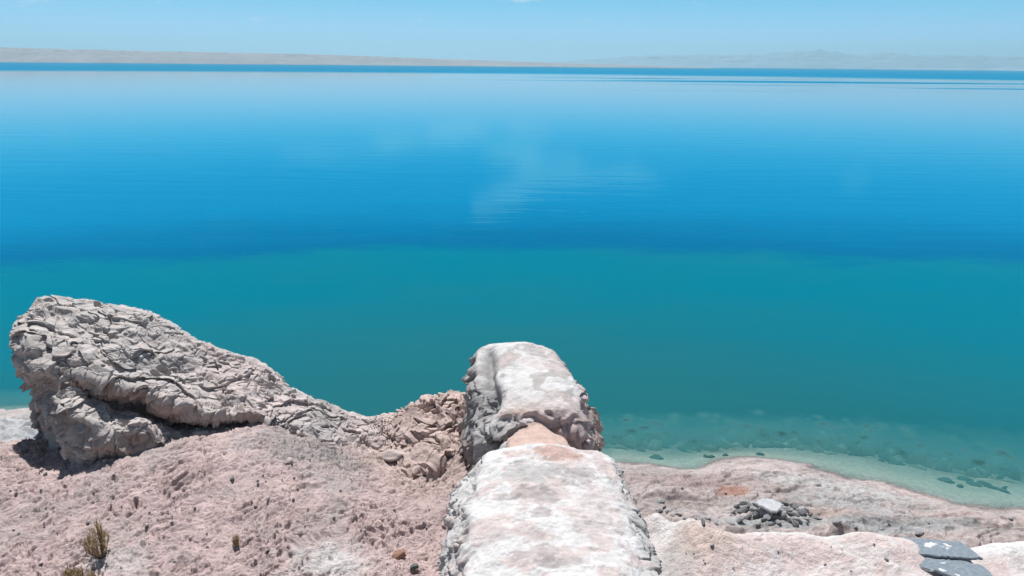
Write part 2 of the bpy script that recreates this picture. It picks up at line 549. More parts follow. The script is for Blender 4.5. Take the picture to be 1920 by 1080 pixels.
# lower shore: long strata
sx = TX * 0.93 + TY * 0.37; sy = -TX * 0.37 + TY * 0.93
nL = fbm2(sx * 0.35 + 0.2 * wx, sy * 1.1 + 0.5 * wx, 4, 0.42)
dL = 0.24 * nL + 0.035 * saw(-sy * 2.4 + 1.2 * fbm2(sx * 0.5 + 29, sy * 1.0, 3), 0.12) * sst(0, .4, fbm2(sx * .6 + 5, sy + 60, 3)) * sst(.3, .9, TZ) + 0.11 * saw(-sy * 0.9 + 1.4 * fbm2(sx * 0.4 + 9, sy * 0.8, 3), 0.10) * sst(0, .4, fbm2(sx * .5, sy + 20, 3)) * sst(.5, 1.1, TZ) + 0.008 * fbm2(sx * 2.5, sy * 12, 3)
nU = fbm2(TX * 0.9, TY * 0.9, 4)
dU = 0.16 * terr(nU, 3, 0.35) + 0.05 * fbm2(TX * 3, TY * 3, 3)
dU = dU * sst(-0.15, -0.9, TZ) if False else dU * (1 - sst(-0.9, -0.25, TZ))
cliff = sst(2.4, 3.6, TZ) * (1 - sst(4.6, 5.4, TZ)) + sst(0.5, 2, TZ) * (1 - sst(5.5, 8.0, TZ)) * (TX < 1.5)
dC = 0.35 * fbm2(TX * 0.8, TY * 0.8, 5)
TZ0 = TZ.copy()
grit = 0.006 * fbm2(TX * 24, TY * 24, 2)
TZ = TZ + (dA * (1 - rdg)) * left_hi + dR * rdg * sst(6.8, 8.0, TZ0) + dT * right_hi * (1 - slb) - 0.08 * slb + dL * low * (TX > 0.8) * (0.22 + 0.78 * sst(0.15, 0.9, TZ0)) + dL * 0.5 * low * (TX <= 0.8) + dU * under + dC * np.clip(cliff, 0, 1) + grit * (1 - under)

# mineral colours
nz = fbm2(TX * 0.6 + 3, TY * 0.6, 4, 0.55); nz2 = fbm2(TX * 2.2 - 8, TY * 2.2, 4, 0.6)
TC = np.broadcast_to(PINK * 1.10, TX.shape + (3,)).copy()
TC = lerp(TC, PINK * np.array([1.28, 1.28, 1.28]), sst(0.0, 0.5, nz) * 0.7)
TC = lerp(TC, GREY * 1.15, sst(0.05, 0.5, -nz - 0.4 * nz2) * 0.4)
gz = 0.35 * nz2
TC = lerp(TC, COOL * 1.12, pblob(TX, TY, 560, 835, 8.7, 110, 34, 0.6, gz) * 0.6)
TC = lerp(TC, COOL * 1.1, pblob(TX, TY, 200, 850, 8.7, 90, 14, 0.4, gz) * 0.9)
TC = lerp(TC, COOL * 1.12, pblob(TX, TY, 640, 860, 8.6, 60, 50, 0.6, gz) * 0.4)
TC = lerp(TC, PINK * 1.0, pblob(TX, TY, 790, 920, 8.1, 90, 90, 0.4, gz) * 0.7)
TC = lerp(TC, np.array([0.52, 0.41, 0.37]), pblob(TX, TY, 790, 800, 8.6, 130, 55, 0.4, gz) * 0.6)
TC = lerp(TC, WHITE * 1.2, pblob(TX, TY, 620, 1060, 8.15, 70, 30, 0.5, gz) * 0.75)
TC = lerp(TC, WHITE * 1.15, pblob(TX, TY, 220, 1062, 8.15, 60, 22, 0.6, gz) * 0.5)
# right terrace
wt = sst(0.1, 0.5, nz2 * 0.7 + nz)
TC = lerp(TC, np.array([.64, .54, .52]), right_hi * 0.85)
TC = lerp(TC, WHITE * 1.3, right_hi * wt * 0.55)
for (px, py, rx, ry, s) in ((1290, 995, 60, 22, .8), (1440, 1002, 120, 10, .9), (1600, 1010, 140, 12, .8), (1880, 1035, 110, 16, .95), (1250, 1020, 25, 40, .6), (1390, 990, 60, 12, .5)):
    TC = lerp(TC, WHITE * 1.3, pblob(TX, TY, px, py, 6.0, rx, ry, 0.5, gz) * s * right_hi)
TC = lerp(TC, np.array([.56, .44, .38]), pblob(TX, TY, 1310, 1030, 6.0, 60, 30, .5, gz) * 0.5 * right_hi)
TC = lerp(TC, COOL * 1.15, pblob(TX, TY, 1250, 1060, 6.0, 50, 40, .5, gz) * 0.6 * right_hi)
# lower shore
lowm = (1 - sst(2.6, 3.6, TZ0)) * (TX > 0.5)
sh = sst(-0.35, 0.45, nL + 0.3 * fbm2(sx * 1.1, sy * 5, 3))
LC = lerp(np.broadcast_to(np.array([0.365, 0.315, 0.30]), TX.shape + (3,)), np.array([0.47, 0.40, 0.385]), sh)
for (px, py, z, rx, ry, s, col) in (
        (1320, 905, 1.1, 150, 26, .75, (.36, .28, .27)), (1400, 880, 0.7, 110, 22, .8, (.55, .47, .45)), (1570, 905, .9, 150, 25, .8, (.50, .485, .475)),
        (1650, 950, 1.1, 160, 26, .8, (.40, .395, .395)), (1375, 925, 1.4, 30, 9, .9, (.42, .24, .19)), (1800, 960, 1.0, 130, 18, .8, (.47, .37, .35)),
        (1890, 992, 1.4, 60, 12, .9, (.25, .19, .17)), (1700, 985, 1.5, 150, 18, .8, (.27, .275, .28)), (1440, 965, 1.9, 90, 24, .9, (.37, .38, .39)),
        (1350, 965, 1.8, 80, 18, .7, (.50, .42, .40)), (1560, 985, 1.8, 260, 9, .85, (.38, .385, .39)), (1740, 920, .3, 100, 12, .7, (.52, .42, .40)), (1540, 960, 1.7, 60, 14, .5, (.48, .34, .30))):
    LC = lerp(LC, np.array(col), pblob(TX, TY, px, py, z, rx, ry, 0.5, gz) * s)
streak = terr(fbm2(sx * 0.5 + 9, sy * 2.2 + wx, 4), 3.0, 0.25) - fbm2(sx * 0.5 + 9, sy * 2.2 + wx, 4)
LC = LC * (1 - 0.30 * sst(0.05, 0.25, -streak))[..., None]
lay = np.abs(fbm2(sx * 0.22 + 3, sy * 3.2 + 1.5 * wx, 4, .55))
LC = LC * (1 - 0.42 * (1 - sst(0.0, 0.07, lay)) * sst(-.2, .3, nz2 + .2))[..., None]
TC = lerp(TC, LC * 0.84, lowm)
wet = sst(-0.05, 0.0, TZ) * (1 - sst(0.05, 0.12, TZ + 0.03 * nz2)) * lowm
TC = TC * (1 - 0.38 * wet)[..., None]
# back slopes, left shoulder, beach
bk = (1 - sst(5.5, 7.8, TZ0)) * (TX < 0.5)
TC = lerp(TC, np.array([0.42, 0.425, 0.435]), bk)
TC = lerp(TC, np.array([0.36, 0.325, 0.31]), (1 - sst(2.4, 4.0, TZ0)) * (TX < 0.5))
# bed
TC = lerp(TC, np.array([0.50, 0.44, 0.385]), under)
TC = lerp(TC, np.array([0.12, 0.20, 0.18]), under * sst(0.05, 0.45, fbm2(TX * 0.7 + 2, TY * 1.1, 4)) * (1 - sst(-1.0, -0.45, TZ0)))
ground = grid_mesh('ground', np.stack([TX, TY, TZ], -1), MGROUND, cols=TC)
tag(ground, kind='structure')


def ground_z(x, y):
    r = int(np.clip(np.searchsorted(yr, y), 1, NR - 1))
    r = r if abs(yr[r] - y) < abs(yr[r - 1] - y) else r - 1
    c = int(np.clip(np.searchsorted(TX[r], x), 1, NC - 1))
    return float(max(TZ[r, c], TZ[r, c - 1]))


def on_ground(px, py, z0=6.0):
    """where the ray of a photo pixel meets the terrain"""
    d = ray(px, py).normalized()
    t = 6.0
    while t < 60:
        p = Vector((0, 0, CAMZ)) + d * t
        if p.z < ground_z(p.x, p.y):
            return (p.x, p.y, ground_z(p.x, p.y))
        t += 0.04
    return P(px, py, z0)


# ------------------------------------------------------------------ sculpted rocks
def cr(Pk, n):
    """Catmull-Rom resample along axis 0"""
    K = len(Pk)
    t = np.linspace(0, K - 1 - 1e-6, n)
    i = np.floor(t).astype(int); f = (t - i)
    f = f.reshape((-1,) + (1,) * (Pk.ndim - 1))
    p0 = Pk[np.clip(i - 1, 0, K - 1)]; p1 = Pk[i]; p2 = Pk[np.clip(i + 1, 0, K - 1)]; p3 = Pk[np.clip(i + 2, 0, K - 1)]
    return 0.5 * ((2 * p1) + (-p0 + p2) * f + (2 * p0 - 5 * p1 + 4 * p2 - p3) * f ** 2 + (-p0 + 3 * p1 - 3 * p2 + p3) * f ** 3)


def even(curve_grid, n, axis_w=None):
    """re-space rows by mean arc length so faces are even"""
    seg = np.linalg.norm(np.diff(curve_grid, axis=0), axis=-1).mean(1)
    if axis_w is not None:
        seg = seg * axis_w
    s = np.concatenate([[0], np.cumsum(seg)]); s /= s[-1]
    q = np.linspace(0, 1, n)
    i = np.clip(np.searchsorted(s, q) - 1, 0, len(s) - 2)
    f = ((q - s[i]) / (s[i + 1] - s[i] + 1e-9))[:, None, None]
    return curve_grid[i] * (1 - f) + curve_grid[i + 1] * f


def loft(ctrl, nu, nv, wv=None):
    G = np.array(ctrl, dtype=np.float64)
    g = cr(G, nu)
    g = cr(g.transpose(1, 0, 2), nv)          # (nv, nu, 3)
    K = G.shape[1]
    tv = np.linspace(0, K - 1, nv)[:-1]
    g = even(g, nv, None if wv is None else wv(tv))
    g = even(g.transpose(1, 0, 2), nu)
    return g


def normals(g):
    du = np.gradient(g, axis=0); dv = np.gradient(g, axis=1)
    n = np.cross(du, dv)
    n /= (np.linalg.norm(n, axis=-1, keepdims=True) + 1e-9)
    return n


# --- left sculpted rock -------------------------------------------------
S = [
    [(72, 600, 15.3), (62, 620, 15.2), (60, 640, 15.1), (62, 665, 15.0), (68, 695, 14.9), (76, 720, 14.9), (82, 750, 14.9), (86, 790, 14.8), (86, 840, 14.7)],
    [(58, 574, 14.7), (43, 590, 14.4), (34, 622, 14.1), (40, 655, 13.95), (50, 690, 13.9), (60, 715, 14.0), (64, 745, 14.1), (72, 790, 14.1), (70, 845, 14.0)],
    [(80, 562, 14.8), (70, 590, 14.1), (64, 625, 13.6), (64, 660, 13.35), (68, 690, 13.3), (78, 716, 13.65), (84, 746, 13.95), (92, 792, 14.1), (98, 850, 13.9)],
    [(115, 562, 14.95), (108, 600, 14.2), (104, 640, 13.55), (101, 680, 13.15), (103, 708, 13.0), (108, 728, 13.1), (104, 755, 13.1), (112, 800, 13.3), (128, 858, 13.1)],
    [(150, 566, 15.0), (144, 608, 14.2), (140, 648, 13.6), (138, 683, 13.25), (140, 700, 13.1), (142, 718, 13.2), (134, 755, 12.95), (146, 800, 12.85), (158, 856, 12.65)],
    [(178, 568, 15.0), (172, 612, 14.2), (170, 652, 13.6), (170, 686, 13.3), (172, 704, 13.15), (174, 728, 13.6), (178, 760, 13.3), (184, 803, 12.85), (190, 852, 12.7)],
    [(212, 572, 15.0), (205, 616, 14.2), (202, 660, 13.6), (202, 692, 13.3), (204, 714, 13.15), (208, 740, 13.7), (212, 770, 13.5), (216, 808, 13.05), (222, 847, 12.85)],
    [(262, 586, 15.0), (256, 630, 14.3), (254, 670, 13.8), (254, 700, 13.5), (256, 724, 13.3), (262, 750, 13.75), (266, 775, 13.6), (268, 805, 13.15), (275, 840, 13.0)],
    [(325, 622, 15.0), (318, 660, 14.4), (316, 695, 13.95), (316, 725, 13.6), (320, 750, 13.35), (326, 776, 13.85), (329, 795, 13.8), (331, 810, 13.55), (335, 828, 13.2)],
    [(400, 658, 15.0), (395, 690, 14.5), (392, 715, 14.1), (392, 742, 13.75), (396, 768, 13.45), (402, 786, 14.0), (405, 799, 14.0), (408, 808, 13.75), (412, 820, 13.4)],
    [(482, 687, 15.0), (476, 708, 14.6), (474, 728, 14.25), (474, 750, 13.95), (478, 772, 13.65), (486, 789, 14.15), (490, 799, 14.1), (494, 807, 13.85), (500, 817, 13.6)],
    [(522, 716, 14.95), (515, 732, 14.6), (512, 750, 14.3), (513, 770, 14.0), (518, 788, 13.85), (526, 803, 13.9), (530, 815, 13.75), (534, 824, 13.6), (540, 836, 13.4)],
    [(560, 739, 14.9), (554, 752, 14.6), (552, 768, 14.3), (553, 785, 14.05), (557, 800, 13.85), (562, 815, 13.7), (566, 828, 13.5), (570, 840, 13.35), (576, 855, 13.15)],
    [(605, 758, 14.8), (600, 770, 14.55), (598, 784, 14.3), (600, 800, 14.05), (604, 816, 13.85), (608, 832, 13.65), (612, 846, 13.5), (616, 860, 13.3), (620, 875, 13.1)],
    [(650, 778, 14.85), (652, 792, 14.59), (654, 806, 14.35), (656, 821, 14.12), (658, 835, 13.89), (660, 849, 13.67), (662, 864, 13.44), (664, 878, 13.22), (666, 892, 13.0)],
    [(697, 789, 14.85), (698, 803, 14.59), (700, 817, 14.35), (701, 831, 14.12), (702, 846, 13.89), (704, 860, 13.67), (705, 874, 13.44), (707, 888, 13.22), (708, 902, 13.0)],
    [(735, 778, 14.85), (736, 793, 14.59), (737, 808, 14.35), (738, 824, 14.12), (738, 839, 13.89), (739, 854, 13.67), (740, 870, 13.44), (741, 885, 13.22), (742, 900, 13.0)],
    [(765, 763, 14.85), (766, 779, 14.59), (766, 795, 14.35), (767, 811, 14.12), (768, 826, 13.89), (768, 842, 13.67), (769, 858, 13.44), (769, 874, 13.22), (770, 890, 13.0)],
    [(800, 752, 14.85), (801, 768, 14.59), (802, 784, 14.35), (802, 800, 14.12), (803, 816, 13.89), (804, 832, 13.67), (804, 848, 13.44), (805, 864, 13.22), (806, 880, 13.0)],
    [(835, 747, 14.85), (836, 760, 14.66), (837, 773, 14.49), (838, 786, 14.32), (838, 798, 14.15), (839, 811, 13.99), (840, 824, 13.82), (841, 837, 13.66), (842, 850, 13.5)],
    [(900, 748, 15.0), (900, 756, 14.9), (900, 765, 14.81), (900, 773, 14.72), (900, 782, 14.64), (900, 790, 14.55), (900, 798, 14.47), (900, 807, 14.38), (900, 815, 14.3)],
]
ctrl = []
for i, s in enumerate(S):
    push = {3: .36, 4: .48, 5: .50, 6: .50, 7: .46, 8: .32, 9: .12}.get(i, 0.0)     # lower ledge stands out from under the head
    f = [np.array(D(p[0], p[1], p[2] - push * (0, 0, 0, 0, 0, .15, .85, 1.0, .55)[k])) for k, p in enumerate(s)]
    c = f[0]
    back = [c + np.array((0.0, 1.5, -5.0)), c + np.array((0, 1.2, -2.4)), c + np.array((0, 0.75, -0.6)), c + np.array((0, 0.25, -0.06))]
    if i == 0:
        back = [c + np.array((0.1, 0.9, -5.0)), c + np.array((0.1, 0.7, -2.4)), c + np.array((0.1, 0.4, -0.6)), c + np.array((0.05, 0.1, -0.1))]
    ctrl.append(back + f + [f[-1] + np.array((0, -0.05, -0.5))])
g = loft(ctrl, 1250, 640, lambda t: np.where(t < 3.0, 0.22, np.where(t > 12.2, 0.4, 1.0)))
nrm = normals(g)
cen = g[:, 100:].mean(1, keepdims=True)
if (nrm * (g - cen)).sum() < 0: nrm = -nrm
X, Y, Z = g[..., 0], g[..., 1], g[..., 2]
# strata run down to the right like the back of the rock
th = math.radians(-17)
a_ = X * math.cos(th) + Z * math.sin(th); b_ = -X * math.sin(th) + Z * math.cos(th)
w1 = fbm3(X * 0.9, Y * 0.9, Z * 0.9, 3); w2 = fbm3(X * 0.9 + 40, Y * 0.9, Z * 0.9, 3)
n1 = fbm3(a_ * 0.9 + 0.5 * w1, Y * 1.6 + 0.5 * w2, b_ * 2.4 + 0.6 * w1, 4, 0.55)
n2_ = fbm3(a_ * 2.4 + 0.6 * w2, Y * 4.2, b_ * 5.0 + 0.8 * w1, 3, 0.55)
n3_ = fbm3(a_ * 7, Y * 10, b_ * 13, 3, 0.6)
p1 = pits3(a_ * 2.1 + 0.4 * w1, Y * 2.6, b_ * 3.8 + 0.4 * w2, 0.42, 0.12, 0.34)
p2 = pits3(a_ * 5.0 + 0.5 * w2, Y * 6.0, b_ * 8.5, 0.34, 0.12, 0.34)
headm = 1 - sst(-5.2, -3.2, X)
rid = sst(-3.3, -2.3, X)
nS = fbm3(a_ * 0.50 + 3, Y * 0.8, b_ * 1.3, 2, 0.45)
nS2 = fbm3(a_ * 1.2 + 13, Y * 1.6, b_ * 3.0, 2, 0.45)
nS3 = fbm3(a_ * 2.6 + 23, Y * 3.5, b_ * 6.0, 2, 0.45)
m1 = sst(-0.40, -0.05, fbm3(a_ * 0.9 + 9, Y, b_ * 1.6, 3)); m2 = sst(-0.20, 0.10, fbm3(a_ * 1.5 + 19, Y * 2, b_ * 2.6, 3)); m3 = sst(-0.12, 0.2, fbm3(a_ * 2.5 + 59, Y * 3, b_ * 4, 2))
th2 = math.radians(28)
br_ = b_ * (1 - rid) + (-X * math.sin(th2) + Z * math.cos(th2)) * rid * 1.25
pl, cr1 = plates(a_ * 1.9 + 0.35 * w1, Y * 2.4, b_ * 3.4 + 0.3 * w2, 0.8)
pl2, cr2 = plates(a_ * 4.6 + 0.3 * w2, Y * 5.0, b_ * 8.0 + 0.3 * w1, 1.1)
sw1 = saw(-br_ * 3.0 + 1.5 * nS + 0.9 * nS2, 0.07) * m1
sw2 = saw(-br_ * 5.5 + 2.0 * nS + 1.5 * nS2 + 0.35 * pl * (1 - rid), 0.12) * m2
sw3 = saw(-br_ * 12.0 + 3.0 * nS2 + 2.0 * nS3, 0.18) * m3
capm = sst(-10.35, -9.9, X)                     # calm the far left end of the head
disp = 0.12 * nS + 0.04 * nS2 + 0.010 * nS3 + 0.17 * sw1 + 0.085 * sw2 + 0.03 * sw3 + 0.05 * pl + 0.030 * pl2 - 0.03 * (1 - sst(0.0, 0.09, cr2)) * m3 - 0.05 * (1 - sst(0.0, 0.07, cr1)) * m2 + 0.004 * n3_ \
    - 0.13 * p1 * (0.3 + 0.7 * headm) * capm - 0.07 * p2
disp = disp + 0.035 * fbm3(a_ * 2.2 + 77, Y * 3, b_ * 3.4, 3, .5) + rid * (0.16 * (pl - 0.4) + 0.05 * sw2 + 0.03 * pl2)
disp = np.clip(disp - 0.09, -0.35, 0.17) * (0.35 + 0.65 * capm)
tipf = sst(-2.7, -3.6, X) if False else (1 - sst(-3.4, -2.6, X))
disp = disp * (0.55 + 0.45 * np.maximum(tipf, rid))
dwn = np.stack([np.full(X.shape, math.sin(th)), np.full(X.shape, -0.25), np.full(X.shape, -math.cos(th))], -1)
lipv = (0.10 * sw1 + 0.055 * sw2 + 0.022 * sw3) * (0.35 + 0.65 * capm) * (nrm[..., 2] > -0.75)
g2 = g + nrm * disp[..., None] + dwn * lipv[..., None]
col = np.broadcast_to(np.array([.455, .418, .402]), g.shape).copy()
col = lerp(col, np.array([.50, .423, .405]), sst(-8.5, -5.0, X + 1.2 * w1) * 0.75)
col = lerp(col, WHITE * 0.86, sst(0.15, 0.6, w2) * 0.35)
col = lerp(col, np.array([0.49, 0.375, 0.34]), rid * 0.8)
col = lerp(col, COOL * 1.05, blob(X, Z, -3.6, 8.9, 0.9, 0.45, .5) * .7)
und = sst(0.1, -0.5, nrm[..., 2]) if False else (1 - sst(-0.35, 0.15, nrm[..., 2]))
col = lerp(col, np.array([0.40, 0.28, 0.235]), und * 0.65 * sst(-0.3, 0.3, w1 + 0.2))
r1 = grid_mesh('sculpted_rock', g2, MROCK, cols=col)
tag(r1, 'large grey wind-carved rock with pits and overhanging head, sloping down to the right', 'rock formation')

def side_relief(X, Y, Z, k, seed):
    q1 = fbm3(X * 0.8 + seed, Y * 0.8, Z * 1.1, 2, .45); q2 = fbm3(X * 2.0 + seed, Y * 1.8, Z * 2.4, 2, .45); q3 = fbm3(X * 5 + seed, Y * 5, Z * 6, 2, .5)
    ma = sst(-0.35, 0.0, fbm3(X + seed, Y, Z * 1.5 + 9, 3)); mb = sst(-0.2, 0.12, fbm3(X * 1.6, Y * 1.6 + seed, Z * 2.4, 3)); mc = sst(-0.1, .2, fbm3(X * 2.5, Y * 2.5, Z * 3 + seed, 2))
    h_ = -Z * 2.6 + k * Y + 0.5 * X
    a1 = saw(h_ + 1.6 * q1 + 0.9 * q2, .08) * ma
    a2 = saw(h_ * 2.1 + 2.0 * q1 + 1.6 * q2, .12) * mb
    a3 = saw(h_ * 4.5 + 3 * q2 + 2.2 * q3, .18) * mc
    pl_, c_ = plates(X * 2.2 + .3 * q1, Y * 2.0, Z * 2.0, .8)
    d_ = 0.10 * q1 + 0.05 * q2 + 0.02 * q3 + 0.15 * a1 + 0.08 * a2 + 0.035 * a3 + 0.06 * (pl_ - .4) - 0.06 * (1 - sst(0, .07, c_)) * mb - 0.11
    return d_, 0.10 * a1 + 0.055 * a2 + 0.022 * a3


# --- far pillar ---------------------------------------------------------
Gs = [
    (10.95, [(915, 960), (926, 905), (936, 872), (954, 846), (1008, 834), (1062, 842), (1084, 868), (1094, 900), (1095, 960)]),
    (11.6, [(908, 930), (922, 878), (934, 848), (956, 822), (1008, 809), (1058, 820), (1082, 846), (1094, 880), (1100, 930)]),
    (12.0, [(890, 915), (900, 880), (918, 850), (954, 816), (998, 796), (1036, 808), (1088, 852), (1104, 874), (1118, 912)]),
    (12.22, [(885, 905), (892, 862), (903, 815), (936, 779), (985, 768), (1034, 766), (1090, 782), (1102, 822), (1114, 892)]),
    (12.8, [(882, 885), (884, 850), (890, 795), (942, 738), (985, 728), (1050, 730), (1095, 752), (1104, 800), (1116, 880)]),
    (13.6, [(874, 875), (874, 820), (878, 740), (918, 700), (985, 692), (1060, 700), (1092, 728), (1102, 790), (1128, 868)]),
    (14.4, [(873, 865), (872, 800), (874, 705), (902, 668), (970, 658), (1042, 672), (1076, 705), (1098, 765), (1132, 862)]),
    (15.0, [(878, 850), (876, 770), (882, 680), (906, 649), (962, 640), (1020, 648), (1052, 676), (1090, 735), (1130, 862)]),
    (15.45, [(890, 850), (890, 770), (896, 700), (918, 668), (970, 662), (1010, 668), (1036, 696), (1070, 750), (1110, 850)]),
    (15.6, [(930, 850), (935, 800), (945, 760), (960, 745), (975, 740), (990, 745), (1005, 760), (1020, 800), (1030, 850)]),
]
ctrl = []
for dist, pts in Gs:
    f = [np.array(D(px, py, dist)) for px, py in pts]
    f = [f[0] + np.array((-0.1, 0, -2.0))] + f + [f[-1] + np.array((0.3, 0, -3.5))]
    ctrl.append(f)
g = loft(ctrl, 520, 620)
nrm = normals(g)
if nrm[260, 310, 2] < 0: nrm = -nrm
X, Y, Z = g[..., 0], g[..., 1], g[..., 2]
w1 = fbm3(X * 1.1, Y * 1.1, Z * 1.1, 3); w2 = fbm3(X * 1.1 + 40, Y * 1.1, Z * 1.1, 3)
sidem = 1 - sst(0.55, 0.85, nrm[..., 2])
n1 = fbm3(X * 1.4 + 0.4 * w1, Y * 1.4, Z * 1.6, 4, 0.55)
n2_ = fbm3(X * 4 + 0.5 * w2, Y * 3, Z * 5, 4, 0.55)
p1 = pits3(X * 3.2 + 0.4 * w1, Y * 3.2, Z * 3.0, 0.4, 0.15, 0.4)
p2 = pits3(X * 8.0, Y * 8.0, Z * 8.0, 0.4, 0.14, 0.38)
sd_, lip = side_relief(X, Y, Z, 0.5, 3.0)
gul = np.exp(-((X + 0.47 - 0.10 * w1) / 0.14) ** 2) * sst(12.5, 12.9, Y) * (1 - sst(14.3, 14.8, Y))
disp = sd_ * sidem - 0.02 + 0.03 * n1 * (1 - sidem) + 0.012 * n2_ * (1 - sidem) - 0.24 * gul - 0.10 * p1 * sidem * .7 - 0.02 * p2 * (.25 + .75 * sidem) + 0.006 * fbm3(X * 12, Y * 12, Z * 12, 2)
g2 = g + nrm * disp[..., None]
g2[..., 2] -= lip * sidem
hf = fbm3(X * 19, Y * 19, Z * 19, 2, 0.6)
nn = fbm3(X * 1.3 + 7, Y * 1.3, Z, 4, 0.55)
col = np.broadcast_to(WHITE * 1.08, g.shape).copy()
col = lerp(col, np.array([0.385, 0.355, 0.345]), sst(0.0, 0.09, nn + 0.22 * (Y - 13.9) - 0.05 + 0.12 * hf) * 0.9)
col = lerp(col, PINK * 1.12, sst(-0.1, 0.35, w1) * 0.4)
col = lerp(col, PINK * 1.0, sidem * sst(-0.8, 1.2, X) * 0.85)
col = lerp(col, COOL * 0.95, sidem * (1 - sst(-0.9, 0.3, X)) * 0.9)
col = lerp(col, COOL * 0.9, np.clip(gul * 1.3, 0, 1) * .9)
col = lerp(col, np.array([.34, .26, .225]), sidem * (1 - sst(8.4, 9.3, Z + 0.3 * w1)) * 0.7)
col = lerp(col, np.array([.47, .33, .28]), (1 - sst(11.9, 12.6, Y + 0.3 * w1)) * (1 - sidem) * 0.9)
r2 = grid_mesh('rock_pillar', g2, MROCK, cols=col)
tag(r2, 'tall rounded rock pillar with white-stained top at the water side, beyond the white block', 'rock formation')

# --- near white block ---------------------------------------------------
ctrl = []
for (y, zt, xl, xr, e) in ((4.2, 8.2, -0.9, 1.9, 0), (4.5, 9.6, -1.0, 2.0, 0), (5.6, 9.9, -1.02, 2.0, 0), (7.0, 10.0, -1.02, 1.98, 0), (7.8, 10.04, -0.98, 1.96, 0), (8.6, 10.06, -0.98, 1.94, 0),
                           (9.4, 10.05, -0.95, 1.96, 0), (10.1, 10.04, -0.90, 1.94, 0), (10.6, 10.0, -0.84, 1.88, 0), (10.95, 9.88, -0.78, 1.80, 0), (11.12, 9.3, -0.72, 1.7, 0), (11.3, 7.4, -0.6, 1.6, 0)):
    h = zt
    xl += 0.05
    xm = (xl + xr) / 2
    pr = [(xl - 0.25, h - 4.6), (xl - 0.14, h - 2.2), (xl - 0.06, h - 1.3), (xl + 0.0, h - 0.72), (xl + 0.20, h - 0.34), (xl + 0.50, h - 0.09), (xm, h + 0.03), (xr - 0.72, h - 0.03),
          (xr - 0.24, h - 0.16), (xr - 0.04, h - 0.50), (xr + 0.02, h - 1.1), (xr + 0.02, h - 2.2), (xr + 0.12, h - 5.5)]
    ctrl.append([np.array((a, y, b)) for a, b in pr])
g = loft(ctrl, 640, 620)
nrm = normals(g)
if nrm[320, 310, 2] < 0: nrm = -nrm
X, Y, Z = g[..., 0], g[..., 1], g[..., 2]
w1 = fbm3(X * 1.1, Y * 1.1, Z * 1.1, 3); w2 = fbm3(X * 1.1 + 40, Y * 1.1, Z * 1.1, 3)
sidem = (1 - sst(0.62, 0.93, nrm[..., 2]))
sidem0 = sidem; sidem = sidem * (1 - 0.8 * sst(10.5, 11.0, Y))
n1 = fbm3(X * 1.5 + 0.4 * w1, Y * 1.7, Z * 1.5, 4, 0.55)
n2_ = fbm3(X * 5 + 0.5 * w2, Y * 7, Z * 6, 4, 0.58)
p1 = pits3(X * 3.0 + 0.4 * w1, Y * 3.4 + Z, Z * 5.0, 0.3, 0.12, 0.34)
p2 = pits3(X * 9.0, Y * 11.0, Z * 9.0, 0.38, 0.14, 0.38)
p3 = pits3(X * 5.0 + 3, Y * 5.0, Z * 5.0, 0.15, 0.06, 0.14)
sd_, lip = side_relief(X, Y, Z, 0.9, 13.0)
disp = (sd_ + 0.03) * sidem + (0.035 * n1 + 0.014 * n2_ + 0.018 * terr(n1, 4.0, 0.2)) * (1 - sidem) - 0.08 * p1 * sidem - 0.03 * p2 * (0.15 + .85 * sidem) \
    - 0.04 * p3 + 0.006 * fbm3(X * 14, Y * 14, Z * 14, 2)
g2 = g + nrm * disp[..., None]
g2[..., 2] -= lip * sidem
hf = fbm3(X * 19, Y * 19, Z * 19, 2, 0.6)
nn = fbm3(X * 1.0 + 2, Y * 1.2 + 9, Z * 0.5, 5, 0.6)
ns = fbm3(X * 3.3 + 2, Y * 4.0, Z, 4, 0.62)
col = np.broadcast_to(WHITE * 1.12, g.shape).copy()
col = lerp(col, np.array([0.50, 0.425, 0.41]), sst(0.05, 0.25, nn + 0.25 * ns + 0.2 * hf + 0.12 * (X - 0.5)) * 0.85)


def tp(px, py, rx, ry, wob=0.6):
    c = P(px, py, 10.03); r = P(px + rx, py, 10.03); u = P(px, py - ry, 10.03)
    d = np.sqrt(((X - c[0]) / (r[0] - c[0])) ** 2 + ((Y - c[1]) / (u[1] - c[1])) ** 2) + wob * ns + 0.30 * hf
    return 1 - sst(0.85, 1.05, d)


for (px, py, rx, ry, s, cc) in ((1010, 885, 62, 22, .75, (.37,.36,.355)), (1080, 892, 42, 20, .7, (.37,.34,.34)), (985, 925, 36, 11, .7, (.375,.33,.32)), (1020, 935, 28, 16, .7, (.355,.32,.315)),
                                (1010, 966, 28, 9, .65, (.36,.32,.32)), (1010, 1040, 60, 12, .7, (.385,.33,.33)), (1050, 1058, 50, 9, .7, (.37,.325,.32)), (920, 1000, 34, 18, .5, (.44,.36,.35)),
                                (1120, 960, 50, 50, .45, (.48,.40,.39)), (1045, 848, 46, 14, .85, (.44,.315,.28)), (965, 845, 32, 9, .6, (.46,.355,.325)), (1000, 1010, 25, 9, .5, (.41,.35,.34))):
    col = lerp(col, np.array(cc), tp(px, py, rx, ry) * min(1, s * 1.15))
spk = sst(0.42, 0.65, fbm3(X * 22, Y * 22, Z * 22, 2, 0.6)) * sst(-0.2, 0.3, ns + 0.2)
col = lerp(col, np.array([.40, .37, .365]), spk * 0.6)
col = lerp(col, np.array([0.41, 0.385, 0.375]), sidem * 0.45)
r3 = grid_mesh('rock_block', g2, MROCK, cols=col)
tag(r3, 'broad white-topped rock block in the foreground centre with pink and grey stains', 'rock formation')
del g, g2, nrm, p1, p2, p3, n1, n2_


